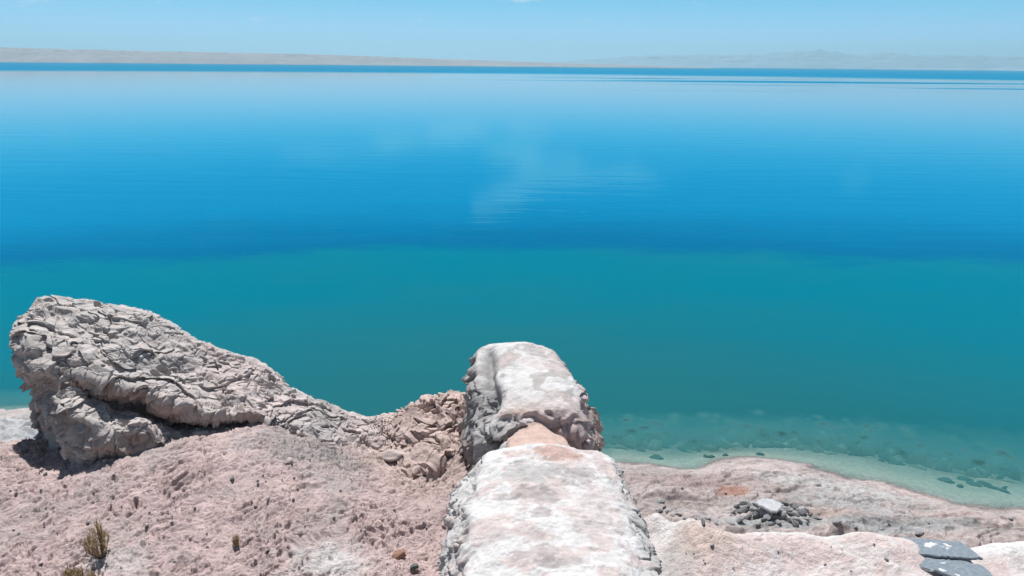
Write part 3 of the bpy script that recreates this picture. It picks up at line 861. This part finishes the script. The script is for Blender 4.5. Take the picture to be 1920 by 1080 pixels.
# ------------------------------------------------------------------ loose stones
def stone_mesh(name, seed, sx, sy, sz, flat=False, m=None, sub=4, rough=0.22, cuts=5):
    import bmesh
    bm = bmesh.new()
    bmesh.ops.create_icosphere(bm, subdivisions=sub, radius=1.0)
    V = np.array([v.co[:] for v in bm.verts])
    r = np.random.RandomState(seed)
    for k in range(cuts):                       # chop with planes: angular stone
        d = r.randn(3); d /= np.linalg.norm(d)
        h = 0.55 + 0.25 * r.rand()
        s_ = V @ d
        V = V - np.outer(np.maximum(s_ - h, 0), d) * 0.92
    o = seed * 3.7
    nrmv = V / np.linalg.norm(V, axis=1, keepdims=True)
    V = V + nrmv * (rough * fbm3(V[:, 0] * 1.3 + o, V[:, 1] * 1.3, V[:, 2] * 1.3, 4, 0.5) * 0.6)[:, None]
    V = V * np.array((sx, sy, sz))
    for v, c in zip(bm.verts, V):
        v.co = c
    for f in bm.faces: f.smooth = not flat
    me = bpy.data.meshes.new(name)
    bm.to_mesh(me); bm.free()
    me.materials.append(m or MSTONE_GREY)
    return me


def place(name, me, px, py, rz, label, cat, group=None, tilt=(0, 0), dz=0.0, scale=1.0, kind=None):
    o = bpy.data.objects.new(name, me)
    C.objects.link(o)
    x, y, z = on_ground(px, py)
    o.location = (x, y, z + dz)
    o.rotation_euler = (tilt[0], tilt[1], rz)
    o.scale = (scale, scale, scale)
    tag(o, label, cat, group, kind)
    return o


place('stone', stone_mesh('stone', 3, 0.16, 0.12, 0.075, m=MSTONE_BROWN), 746, 1046, 0.2, 'reddish brown loose stone lying on the slope left of the white block', 'stone', dz=0.05)
place('stone', stone_mesh('stone', 5, 0.075, 0.06, 0.05, m=MSTONE_DARK), 777, 1067, 0.6, 'small dark grey stone just below the reddish brown stone', 'stone', dz=0.03)
place('stone', stone_mesh('stone', 8, 0.028, 0.028, 0.022, m=MSTONE_PALE), 728, 1058, 0.6, 'tiny white pebble between the brown and the dark stone', 'stone', dz=0.015)
place('stone', stone_mesh('stone', 9, 0.30, 0.17, 0.12, m=MSTONE_PINK), 738, 862, 0.1, 'wide pink stone with a shaded underside below the flaky ridge', 'stone', dz=0.05)
place('stone', stone_mesh('stone', 11, 0.10, 0.08, 0.07, m=MSTONE_PINK), 542, 868, 1.1, 'small pinkish stone on the rough grey patch under the carved rock', 'stone', dz=0.03)
place('stone', stone_mesh('stone', 12, 0.15, 0.10, 0.08, m=MSTONE_PINK), 236, 846, 0.4, 'rounded pinkish stone tucked under the carved rock', 'stone', dz=0.06)

# rubble heap on the lower shore
heap = [  # px, py, half sizes, yaw, tilt
    (1396, 944, .20, .10, .06, .3), (1392, 960, .24, .13, .09, .45), (1412, 958, .16, .12, .08, -.2), (1405, 950, .14, .09, .05, .9), (1420, 949, .17, .09, .06, -.4),
    (1428, 962, .15, .12, .09, .2), (1418, 968, .18, .10, .07, 1.0), (1440, 968, .18, .14, .08, .5), (1452, 972, .16, .11, .07, -.3), (1466, 966, .17, .12, .08, .4),
    (1476, 957, .20, .12, .07, -.1), (1490, 954, .16, .12, .09, .7), (1502, 962, .16, .15, .15, .2), (1486, 968, .20, .10, .07, -.7), (1494, 976, .18, .10, .06, -.8),
    (1478, 976, .14, .10, .06, .1), (1400, 972, .16, .08, .05, .2), (1386, 976, .18, .08, .05, .1), (1432, 976, .10, .08, .05, .6), (1460, 980, .10, .07, .04, .6), (1512, 958, .12, .07, .05, .2), (1381, 950, .14, .06, .05, .5), (1374, 962, .12, .05, .04, .1), (1448, 984, .12, .05, .04, .1), (1421, 984, .10, .05, .03, .4), (1510, 974, .13, .06, .04, -.4), (1519, 966, .09, .06, .05, .3), (1436, 946, .10, .06, .06, .3), (1472, 948, .12, .07, .06, -.2), (1482, 946, .10, .06, .05, .1), (1491, 983, .11, .10, .08, .2)]
arche = [stone_mesh('rubble_stone', 20 + k, 1, 1, 1, m=(MSTONE_DARK if k in (1, 3) else MSTONE_GREY), sub=4, rough=0.10, cuts=13, flat=True) for k in range(5)]
for k, (px, py, a, b, c, rz) in enumerate(heap):
    o = place('rubble_stone', arche[k % 5], px, py, rz, 'grey broken stone in the rubble heap around the pale slab', 'stone', 'stones of the rubble heap on the lower shore', dz=c * 0.35)
    o.scale = (a * 1.25, b * 1.4, c * 1.5)
    o.rotation_euler = (random.Random(k).uniform(-.5, .5), random.Random(k + 50).uniform(-.5, .5), rz)
trail = [(1236, 942, .22, .12, .09), (1246, 952, .10, .06, .05), (1256, 958, .12, .07, .05), (1266, 954, .10, .05, .05), (1272, 966, .12, .05, .05), (1286, 972, .12, .07, .05),
         (1250, 962, .09, .06, .04), (1262, 968, .09, .06, .04), (1322, 964, .14, .06, .04), (1326, 974, .14, .06, .04), (1304, 972, .09, .05, .03), (1318, 980, .14, .05, .05), (1342, 981, .12, .06, .04), (1372, 983, .12, .06, .04), (1377, 967, .05, .05, .04)]
for k, (px, py, a, b, c) in enumerate(trail):
    o = place('rubble_stone', arche[(k + 2) % 5], px, py, k * .7, 'small dark-edged stone in the loose trail left of the rubble heap', 'stone', 'stones trailing towards the white block', dz=c * 0.3)
    o.scale = (a, b, c)
for (px, py, a, b, c, rz, lab) in ((1530, 972, .26, .10, .07, -.35, 'long grey stone lying just right of the rubble heap'), (1569, 981, .22, .11, .07, .1, 'pale flat stone with dark underside, second right of the rubble heap'),
                                   (1597, 979, .10, .08, .06, .3, 'small round grey stone farthest right of the heap, upper one'), (1604, 990, .09, .07, .06, .3, 'small grey stone farthest right of the heap, lower one'),
                                   (1724, 1000, .17, .13, .08, .2, 'pale rounded stone on the grey slope above the slate slabs'), (1652, 994, .12, .06, .04, .2, 'small dark stone on the grey strip behind the terrace edge'),
                                   (1440, 995, .11, .07, .04, .2, 'small grey-brown stone on the bright edge of the terrace')):
    o = place('stone', arche[int(px) % 5], px, py, rz, lab, 'stone', dz=c * 0.3)
    o.scale = (a, b, c)


# loose pebbles strewn over the slopes
pb = [stone_mesh('pebble', 90 + k, 1, 1, 1, m=mm, sub=3, cuts=7, rough=.2) for k, mm in enumerate((MSTONE_PINK, MSTONE_GREY, MSTONE_DARK, MSTONE_PINK))]
rp = random.Random(11)
zones = [((20, 690), (880, 1070), 58, 'pebble on the pink slope below the carved rock', 'pebbles strewn over the pink slope'),
         ((480, 840), (860, 1000), 34, 'pebble in the hollow between carved rock and white block', 'pebbles in the hollow beside the white block'),
         ((1260, 1680), (1012, 1072), 16, 'pebble on the pale pink terrace at the lower right', 'pebbles on the right terrace'),
         ((1220, 1900), (900, 990), 34, 'dark pebble on the layered lower shore', 'pebbles on the lower shore')]
for (xa, xb), (ya, yb), n, lab, grp in zones:
    for k in range(n):
        px, py = rp.uniform(xa, xb), rp.uniform(ya, yb)
        if grp.endswith('lower shore') and py < 905 + max(0, (px - 1500) * .17): continue
        sz = rp.uniform(.012, .032) * (1.7 if rp.random() < .15 else 1) * (1.9 if 'shore' in grp else 1)
        o = place('pebble', pb[rp.randrange(4) if 'shore' not in grp else rp.choice((1, 2))], px, py, rp.uniform(0, 6), lab, 'pebble', grp, dz=sz * .35)
        o.scale = (sz, sz * rp.uniform(.6, .9), sz * rp.uniform(.5, .8))


def slab(name, pts, z, th, m, label, tiltv=(0, 0), seed=0, cat='slab', jag=0.02):
    """flat broken plate from an outline on the ground; real thickness"""
    import bmesh
    r = random.Random(seed)
    W = [Vector(P(px, py, z)) for px, py in pts]
    out = []
    n = len(W)
    for i in range(n):
        a, b = W[i], W[(i + 1) % n]
        L = (b - a).length
        k = max(1, int(L / 0.06))
        for j in range(k):
            p = a.lerp(b, j / k)
            out.append(p + Vector((r.uniform(-jag, jag), r.uniform(-jag, jag), 0)))
    c = sum(out, Vector()) / len(out)
    bm = bmesh.new()
    vs = [bm.verts.new(p - c) for p in out]
    f = bm.faces.new(vs)
    f.normal_update()
    if f.normal.z < 0: f.normal_flip()
    ex = bmesh.ops.extrude_face_region(bm, geom=[f])
    for v in [e for e in ex['geom'] if isinstance(e, bmesh.types.BMVert)]:
        v.co.z += th
    bmesh.ops.recalc_face_normals(bm, faces=bm.faces)
    bmesh.ops.bevel(bm, geom=[e for e in bm.edges if abs(e.verts[0].co.z - e.verts[1].co.z) < 1e-4], offset=th * 0.2, segments=2, affect='EDGES')
    me = bpy.data.meshes.new(name)
    bm.to_mesh(me); bm.free()
    me.materials.append(m)
    o = bpy.data.objects.new(name, me)
    C.objects.link(o)
    o.location = c
    o.rotation_euler = (tiltv[0], tiltv[1], 0)
    tag(o, label, cat)
    return o


slab('stone_slab', [(1428, 940), (1438, 939), (1446, 941), (1468, 949), (1463, 957), (1455, 962), (1444, 962), (1434, 957), (1416, 948), (1420, 943)], 2.22, 0.10, MSTONE_PALE,
     'smooth pale grey slab lying on top of the rubble heap', (0.06, 0.02), 1)

# slate-like slabs on the terrace: blue grey with white deposits
m, t, out = mat('slate_slab')
gq = t.new('ShaderNodeNewGeometry')
na = t.noise(t.vmul(gq.outputs['Position'], (2.6, 4.5, 3.0)), 1.0, 4, 0.55, 0.4)
nb = t.noise(gq.outputs['Position'], 14, 5, 0.6)
c1 = t.mixc(t.ramp(nb, 0.3, 0.7), (0.13, 0.165, 0.20, 1), (0.20, 0.235, 0.27, 1))
c2 = t.mixc(t.ramp(na, 0.60, 0.64), c1, (0.55, 0.56, 0.57, 1))
p = t.new('ShaderNodeBsdfPrincipled')
t.l.new(c2, p.inputs['Base Color']); p.inputs['Roughness'].default_value = 0.75
bmp = t.new('ShaderNodeBump'); bmp.inputs['Strength'].default_value = 0.25; bmp.inputs['Distance'].default_value = 0.02
t.l.new(nb, bmp.inputs['Height']); t.l.new(bmp.outputs[0], p.inputs['Normal'])
t.l.new(p.outputs[0], out.inputs[0])
MSLATE = m
slab('slate_slab', [(1686, 1009), (1720, 1014), (1760, 1016), (1800, 1020), (1812, 1027), (1826, 1038), (1841, 1051), (1800, 1050), (1760, 1047), (1722, 1043), (1712, 1038), (1704, 1030)],
     6.17, 0.06, MSLATE, 'upper blue-grey slate slab with white streaks at the bottom right', (0.0, 0.0), 2)
slab('slate_slab', [(1708, 1040), (1716, 1047), (1775, 1050), (1810, 1057), (1838, 1063), (1852, 1072), (1868, 1095), (1800, 1090), (1760, 1076), (1726, 1069), (1718, 1060)],
     6.11, 0.06, MSLATE, 'lower blue-grey slate slab just below the other one', (0.0, 0.0), 3)

# submerged rocks: a few dark ones in the shallows at the right, many broken slabs where the floor drops
MSTONE_SUB = stone_mat('silted_stone', (0.34, 0.36, 0.31), fine=40, bump=0.3)
SUNK = []
dark = ((1774, 899, .22, .12, -.2), (1810, 893, .26, .10, 0), (1822, 903, .16, .08, -.2), (1831, 908, .16, .08, -.3), (1846, 902, .24, .08, -.15), (1862, 912, .26, .05, -.6), (1880, 919, .24, .05, -.9), (1884, 912, .20, .05, .7), (1800, 911, .10, .05, 0),
        (1231, 858, .20, .14, .2), (1324, 858, .10, .07, .2), (1333, 860, .12, .06, .1), (1360, 857, .09, .06, .1), (1424, 857, .16, .05, .2))
dmesh = [stone_mesh('submerged_rock', 60 + k, 1, 1, 1, m=MSTONE_WET, sub=3, cuts=7, rough=.3) for k in range(3)]
pmesh = [stone_mesh('submerged_rock', 70 + k, 1, 1, 1, m=MSTONE_SUB, sub=3, cuts=9, rough=.3) for k in range(4)]
for k, (px, py, a, b, rz) in enumerate(dark):
    x, y, z = P(px, py, -0.25)
    o = bpy.data.objects.new('submerged_rock', dmesh[k % 3]); C.objects.link(o)
    o.location = (x, y, ground_z(x, y) + 0.01); o.rotation_euler = (0, 0, rz); o.scale = (a * 1.5, b * 1.9, 0.10)
    lab = ('dark rock on the pale shallow floor near the far right shore', 'dark submerged rocks near the far right shore') if px > 1700 else ('small dark rock under the shallow water just off the shore hump', 'small dark rocks off the shore hump')
    tag(o, lab[0], 'rock', lab[1])
    SUNK.append((x, y, max(a, b), 0.08))
rr = random.Random(5)
for k in range(130):
    px = rr.uniform(1120, 1915)
    py = (np.interp(px, [1120, 1300, 1450, 1600, 1720, 1820, 1915], [838, 845, 838, 853, 874, 892, 905]) - 52 * rr.random() ** 1.2) + 3
    if 1320 < px < 1420 and rr.random() < .5: continue
    a = rr.uniform(.14, .46); b = a * rr.uniform(.25, .6); dz = rr.uniform(0.25, 0.6)
    x, y, z = P(px, py, -0.5)
    gz_ = ground_z(x, y)
    top = -rr.uniform(.24, .5)
    hgt_ = max(.08, top - gz_)
    hgt_ = min(hgt_, 1.1)
    o = bpy.data.objects.new('submerged_rock', dmesh[k % 3] if k % 3 == 0 else pmesh[k % 4]); C.objects.link(o)
    o.location = (x, y, gz_ + hgt_ * 0.25); o.rotation_euler = (rr.uniform(-.15, .15), rr.uniform(-.15, .15), rr.uniform(-.7, .2)); o.scale = (a, b, hgt_)
    tag(o, 'broken silt-covered slab under the teal water off the right shore', 'rock', 'submerged slabs off the right shore')
    SUNK.append((x, y, math.sqrt(a * b) * .9, hgt_ * 0.85))

# ------------------------------------------------------------------ plants
def leaf_mat(name, c0, c1):
    m, t, out = mat(name)
    g_ = t.new('ShaderNodeNewGeometry')
    n = t.noise(g_.outputs['Position'], 30, 2)
    c = t.mixc(t.ramp(n, 0.3, 0.7), (*c0, 1), (*c1, 1))
    p = t.new('ShaderNodeBsdfPrincipled')
    t.l.new(c, p.inputs['Base Color']); p.inputs['Roughness'].default_value = 0.8
    tr = t.new('ShaderNodeBsdfTranslucent'); t.l.new(c, tr.inputs[0])
    mx = t.new('ShaderNodeMixShader'); mx.inputs[0].default_value = 0.5
    t.l.new(p.outputs[0], mx.inputs[1]); t.l.new(tr.outputs[0], mx.inputs[2])
    t.l.new(mx.outputs[0], out.inputs[0])
    return m


MTWIG = leaf_mat('dry_twigs', (0.20, 0.17, 0.10), (0.13, 0.11, 0.07))
MLEAF = leaf_mat('olive_leaves', (0.56, 0.43, 0.27), (0.44, 0.34, 0.21))


def shrub(name, px, py, hgt, wid, label, seed, nstem=16, leafy=1.0, z=None):
    r = random.Random(seed)
    base = Vector(on_ground(px, py))
    root = bpy.data.objects.new(name, None)
    C.objects.link(root); root.location = base
    tag(root, label, 'shrub')
    sv, sf, lv, lf = [], [], [], []

    def tube(p0, p1, r0, r1):
        d = (p1 - p0).normalized(); a = d.orthogonal().normalized(); b = d.cross(a)
        i = len(sv)
        for q, rr in ((p0, r0), (p1, r1)):
            for k in range(4):
                an = k * math.pi / 2
                sv.append(q + (a * math.cos(an) + b * math.sin(an)) * rr)
        for k in range(4):
            sf.append((i + k, i + (k + 1) % 4, i + 4 + (k + 1) % 4, i + 4 + k))

    def leaf(p, d, L, wd):
        s_ = d.cross(Vector((r.uniform(-1, 1), r.uniform(-1, 1), r.uniform(-.3, .3)))).normalized() * wd
        i = len(lv)
        lv.extend([p, p + d * L * .5 + s_, p + d * L, p + d * L * .5 - s_])
        lf.append((i, i + 1, i + 2, i + 3))
    for k in range(nstem):
        an = r.uniform(0, 6.28); sp = r.uniform(0, 1) ** .7
        hh = hgt * (1 - 0.55 * sp) * r.uniform(.8, 1.05)
        p = Vector((math.cos(an) * .03, math.sin(an) * .03, -0.02))
        tip = Vector((math.cos(an) * wid * sp, math.sin(an) * wid * sp, hh))
        n = 7
        prev = p
        for j in range(1, n + 1):
            f = j / n
            q = p.lerp(tip, f) + Vector((math.cos(an), math.sin(an), 0)) * wid * .35 * math.sin(f * 3.14) * sp + Vector((r.uniform(-1, 1), r.uniform(-1, 1), 0)) * .012
            tube(prev, q, .006 * (1.1 - f), .006 * (1.05 - f) + .001)
            for _ in range(int((6 + 10 * f) * leafy)):
                lp = prev.lerp(q, r.random())
                dd = (Vector((r.uniform(-1, 1), r.uniform(-1, 1), r.uniform(.8, 2.6)))).normalized()
                leaf(lp, dd, r.uniform(.03, .07), .0045)
            if f > .25 and r.random() < .8:
                dd = Vector((r.uniform(-1, 1), r.uniform(-1, 1), 2.2)).normalized()
                e = q + dd * r.uniform(.05, .12)
                tube(q, e, .003, .0015)
                for _ in range(int(8 * leafy)):
                    leaf(q.lerp(e, r.random()), (dd + Vector((r.uniform(-.6, .6), r.uniform(-.6, .6), 0))).normalized(), r.uniform(.025, .05), .004)
            prev = q
    for nm, v, f, mt in (('stems', sv, sf, MTWIG), ('foliage', lv, lf, MLEAF)):
        me = bpy.data.meshes.new(nm)
        me.from_pydata([tuple(q) for q in v], [], f)
        me.materials.append(mt)
        o = bpy.data.objects.new(nm, me); C.objects.link(o); o.parent = root
    return root


shrub('shrub', 190, 1047, 0.70, 0.19, 'upright olive-green dry shrub on the pink slope at the lower left', 4, 26, 1.0)
shrub('shrub', 443, 1024, 0.17, 0.06, 'tiny dark dry shrub alone on the slope right of the olive shrub', 9, 7, .8)
shrub('grass_tuft', 150, 1093, 0.17, 0.14, 'low greyish grass tuft at the bottom edge left of the olive shrub', 12, 14, .6)
shrub('grass_tuft', 131, 1092, 0.17, 0.12, 'leftmost low grass tuft at the bottom edge', 15, 12, .6)
shrub('grass_tuft', 176, 1094, 0.16, 0.10, 'low grass tuft at the bottom edge directly under the olive shrub', 16, 10, .6)

# ------------------------------------------------------------------ far land
def far_land(name, sky_pts, d0, d1, depth, m, label=None, ups=None, seed=0, n=700, rows=40, rough=1.0):
    """ridge whose crest is given by photo skyline points; d0,d1: distance of its shore at first/last point"""
    px = np.array([p[0] for p in sky_pts], float); hp = np.array([p[1] for p in sky_pts], float)
    u = np.linspace(0, 1, n)
    pxs = px[0] + (px[-1] - px[0]) * u
    hh = np.interp(pxs, px, hp)                 # height in photo pixels above its shore
    dist = d0 + (d1 - d0) * u
    xs = (pxs - 960) / F_ * dist * math.cos(PITCH) * 1.0
    # true lateral: px offset measured at depth along view axis
    wv = dist * math.cos(PITCH) + CAMZ * math.sin(PITCH)
    xs = (pxs - 960) / F_ * wv
    zt = hh / F_ * wv
    v = np.linspace(0, 1, rows)
    prof = 1 - (1 - np.clip(v * 1.15, 0, 1)) ** 1.7
    Xg = xs[None, :] * np.ones((rows, 1))
    Yg = dist[None, :] + depth * v[:, None]
    Xg = Xg * (1 + depth * v[:, None] / dist[None, :])
    Zg = zt[None, :] * (1 + depth * v[:, None] / dist[None, :]) * prof[:, None]
    s = 1.0 / (depth * .12)
    nn_ = fbm2(Xg * s * .5 + seed, Yg * s + seed, 5, .55)
    Zg = Zg * (1 + 0.35 * rough * nn_ * (4 * v * (1 - v))[:, None]) - 1.0 * (v[:, None] < .01)
    o = grid_mesh(name, np.stack([Xg, Yg, Zg], -1), m, smooth=True)
    tag(o, kind='structure')
    return o


def land_mat(name, a, b, sc):
    m, t, out = mat(name)
    g_ = t.new('ShaderNodeNewGeometry')
    n = t.noise(t.vmul(g_.outputs['Position'], (1.0, 1.0, 4.0)), sc, 6, .6, .5)
    n2 = t.noise(t.vmul(g_.outputs['Position'], (1, 1, 12)), sc * 5, 4, .6)
    c = t.mixc(t.ramp(n, .38, .62), (*a, 1), (*b, 1))
    c = t.mixc(t.math('MULTIPLY', t.ramp(n2, .56, .66), .6), c, (.32, .31, .31, 1))
    c = t.mixc(t.math('MULTIPLY', t.ramp(n2, .46, .36), .8), c, (.14, .15, .15, 1))
    p = t.new('ShaderNodeBsdfPrincipled'); t.l.new(c, p.inputs['Base Color']); p.inputs['Roughness'].default_value = 1
    t.l.new(p.outputs[0], out.inputs[0])
    return m


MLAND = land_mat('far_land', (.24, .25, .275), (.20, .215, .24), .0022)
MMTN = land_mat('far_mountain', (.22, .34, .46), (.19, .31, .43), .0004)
far_land('hills', [(-700, 24), (-300, 26), (0, 25.5), (60, 24.6), (170, 23), (300, 21), (450, 19.8), (560, 18.6), (700, 15.5), (820, 12), (950, 9), (1080, 6), (1200, 3.6), (1280, 2.2), (1345, 0.4)], 5600, 9500, 900, MLAND, seed=3, rough=.3)
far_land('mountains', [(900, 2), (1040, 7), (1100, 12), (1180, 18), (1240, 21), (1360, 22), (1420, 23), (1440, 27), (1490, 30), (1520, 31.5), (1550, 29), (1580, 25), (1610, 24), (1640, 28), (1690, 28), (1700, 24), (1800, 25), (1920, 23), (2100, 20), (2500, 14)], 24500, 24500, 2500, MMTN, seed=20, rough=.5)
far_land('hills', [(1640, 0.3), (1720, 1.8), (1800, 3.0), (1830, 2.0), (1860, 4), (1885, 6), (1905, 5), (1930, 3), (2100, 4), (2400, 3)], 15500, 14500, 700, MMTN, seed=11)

# ------------------------------------------------------------------ water
def geo(a, b, n):
    return a * (b / a) ** np.linspace(0, 1, n)


ys = np.concatenate([np.linspace(10, 60, 640), geo(60.4, 29500, 120)])
xn = np.concatenate([-geo(45, 31000, 60)[::-1], np.linspace(-44.8, 44.8, 900), geo(45, 31000, 60)])
WX, WY = np.meshgrid(xn, ys)
near = (np.abs(WX) < 60) & (WY < 60)
dep = np.full(WX.shape, 6.0)
ridx = np.where(ys < 60)[0]; cidx = np.where(np.abs(xn) < 45)[0]
sub = np.ix_(ridx, cidx)
bx, by = WX[sub][::3, ::3], WY[sub][::3, ::3]
bz = mq_eval(FIT, bx, by)
bzf = np.stack([np.interp(cidx, cidx[::3], r_) for r_ in bz])
bzf = np.stack([np.interp(ridx, ridx[::3], bzf[:, j]) for j in range(bzf.shape[1])], 1)
bzf = bzf + (0.16 * terr(fbm2(WX[sub] * .9, WY[sub] * .9, 4), 3, .35) + 0.05 * fbm2(WX[sub] * 3, WY[sub] * 3, 3)) * (1 - sst(-0.9, -0.25, bzf))
dtmp = -bzf
for (x, y, r_, h_) in SUNK:
    ii = np.where(np.abs(ys - y) < r_ * 3)[0]; jj = np.where(np.abs(xn - x) < r_ * 3)[0]
    q = np.ix_(ii - ridx[0], jj - cidx[0])
    dd = ((WX[np.ix_(ii, jj)] - x) ** 2 + (WY[np.ix_(ii, jj)] - y) ** 2) / (r_ * r_)
    dtmp[q] = np.minimum(dtmp[q], np.maximum(dtmp[q] - h_ * np.exp(-dd), 0.2))
dep[sub] = dtmp
fade_out = sst(30, 48, WY)
dep = np.where(near, dep * (1 - fade_out) + 6 * fade_out, 6.0)
m, t, out = mat('lake_water')
g_ = t.new('ShaderNodeNewGeometry')
pos = g_.outputs['Position']
sp = t.new('ShaderNodeSeparateXYZ'); t.l.new(pos, sp.inputs[0])
x_, y_ = sp.outputs[0], sp.outputs[1]
rad = t.math('SQRT', t.math('ADD', t.math('MULTIPLY', x_, x_), t.math('MULTIPLY', y_, y_)))
dpt = t.new('ShaderNodeAttribute', attribute_name='depth').outputs['Fac']
# shelf edge: shallow green floor ends, deep blue begins
wob = t.noise(t.vmul(pos, (0.05, 0.11, 1)), 1.0, 6, .62)
xo = t.math('SUBTRACT', x_, 3.0)
xl_ = t.math('MINIMUM', xo, 0.0); xr_ = t.math('MAXIMUM', xo, 0.0)
bow = t.math('ADD', t.math('MULTIPLY', t.math('MULTIPLY', xl_, xl_), .0042), t.math('MULTIPLY', t.math('MULTIPLY', xr_, xr_), .0019))
edge = t.math('SUBTRACT', t.math('ADD', y_, bow), t.math('MULTIPLY', t.math('SUBTRACT', wob, .5), 17.0))
deep = t.ramp(edge, 61.8, 67.6)
band = t.math('SUBTRACT', 1.0, t.ramp(edge, 64, 92))
teal_n = t.noise(t.vmul(pos, (.05, .09, 1)), 1.0, 4, .6)
teal_near = t.mixc(t.ramp(rad, 26, 58), (0.012, 0.098, 0.112, 1), (0.000, 0.122, 0.156, 1))
teal = t.mixc(t.math('MULTIPLY', t.ramp(teal_n, .35, .7), .35), teal_near, (0.010, 0.115, 0.122, 1))
blue = t.mixc(t.ramp(edge, 80, 220), (0.0, 0.135, 0.27, 1), (0.0, 0.16, 0.31, 1))
blue = t.mixc(band, blue, (0.0, 0.076, 0.165, 1))
body = t.mixc(deep, teal, blue)
shal = t.ramp(dpt, 0.15, 1.6, smooth=False)
body = t.mixc(shal, (0.06, 0.21, 0.21, 1), body)
# ruffled strips far out
st1 = t.ramp(rad, 1250, 1700)
sn = t.noise(t.vmul(pos, (0.0011, 0.009, 1)), 1.0, 4, .55, .3)
st2 = t.math('MULTIPLY', t.ramp(sn, .54, .60), t.math('MULTIPLY', t.ramp(rad, 480, 800), t.ramp(x_, -100, 260)))
ruf = t.math('MAXIMUM', st1, st2)
# ripples
r1n = t.noise(t.vmul(pos, (.55, 1.6, 1)), 1.0, 4, .6, .3)
r2n = t.noise(t.vmul(pos, (3.0, 7.0, 1)), 1.0, 3, .6)
r3n = t.noise(t.vmul(pos, (.05, .28, 1)), 1.0, 3, .6, .4)
hgt = t.math('ADD', t.math('ADD', t.math('MULTIPLY', r1n, .022), t.math('MULTIPLY', r2n, .003)), t.math('MULTIPLY', r3n, .15))
bmp = t.new('ShaderNodeBump'); bmp.inputs['Strength'].default_value = .22; bmp.inputs['Distance'].default_value = 1.0
t.l.new(hgt, bmp.inputs['Height'])
fr = t.new('ShaderNodeFresnel'); fr.inputs['IOR'].default_value = 1.33
t.l.new(bmp.outputs[0], fr.inputs['Normal'])
ff = t.math('MULTIPLY', fr.outputs[0], t.math('SUBTRACT', 1.0, t.math('MULTIPLY', ruf, .78)))
dif = t.new('ShaderNodeBsdfDiffuse'); t.l.new(body, dif.inputs[0])
trn = t.new('ShaderNodeBsdfTransparent'); trn.inputs[0].default_value = (0.78, 0.93, 0.93, 1)
opa = t.math('SUBTRACT', 1.0, t.math('EXPONENT', t.math('MULTIPLY', t.math('MAXIMUM', dpt, 0.0), -1.9)))
opa = t.math('ADD', t.math('MULTIPLY', opa, 0.97), 0.03)
mx1 = t.new('ShaderNodeMixShader'); t.l.new(opa, mx1.inputs[0]); t.l.new(trn.outputs[0], mx1.inputs[1]); t.l.new(dif.outputs[0], mx1.inputs[2])
gl = t.new('ShaderNodeBsdfGlossy'); gl.inputs['Roughness'].default_value = 0.015; t.l.new(t.mixc(t.ramp(fr.outputs[0], .45, .88), (.36, .93, 1, 1), t.mixc(ruf, (1, 1, 1, 1), (.35, .92, 1, 1))), gl.inputs[0])
t.l.new(bmp.outputs[0], gl.inputs['Normal'])
mx2 = t.new('ShaderNodeMixShader'); t.l.new(ff, mx2.inputs[0]); t.l.new(mx1.outputs[0], mx2.inputs[1]); t.l.new(gl.outputs[0], mx2.inputs[2])
t.l.new(mx2.outputs[0], out.inputs[0])
wat = grid_mesh('water', np.stack([WX, WY, np.zeros_like(WX)], -1), m, attr={'depth': dep})
tag(wat, kind='structure')

# ------------------------------------------------------------------ haze
HZ = 1
if HZ:
    import bmesh
    bm = bmesh.new()
    bmesh.ops.create_cube(bm, size=1.0)
    me = bpy.data.meshes.new('haze')
    bm.to_mesh(me); bm.free()
    hz = bpy.data.objects.new('haze', me); C.objects.link(hz)
    x0, x1, y0, y1, z0, z1 = -42000, 42000, -600, 31500, -8.0, 760
    hz.location = ((x0 + x1) / 2, (y0 + y1) / 2, (z0 + z1) / 2)
    hz.scale = (x1 - x0, y1 - y0, z1 - z0)
    m, t, out = mat('haze_air')
    pv = t.new('ShaderNodeVolumePrincipled')
    pv.inputs['Color'].default_value = (0.54, 0.87, 1.0, 1)
    pv.inputs['Density'].default_value = 4.7e-5; pv.inputs['Anisotropy'].default_value = 0.3
    t.l.new(pv.outputs[0], out.inputs['Volume'])
    me.materials.append(m)
    tag(hz, kind='stuff')
    hz['label'] = 'thin blue haze over the lake'
print('terrain min', float(TZ.min()), 'max', float(TZ.max()))
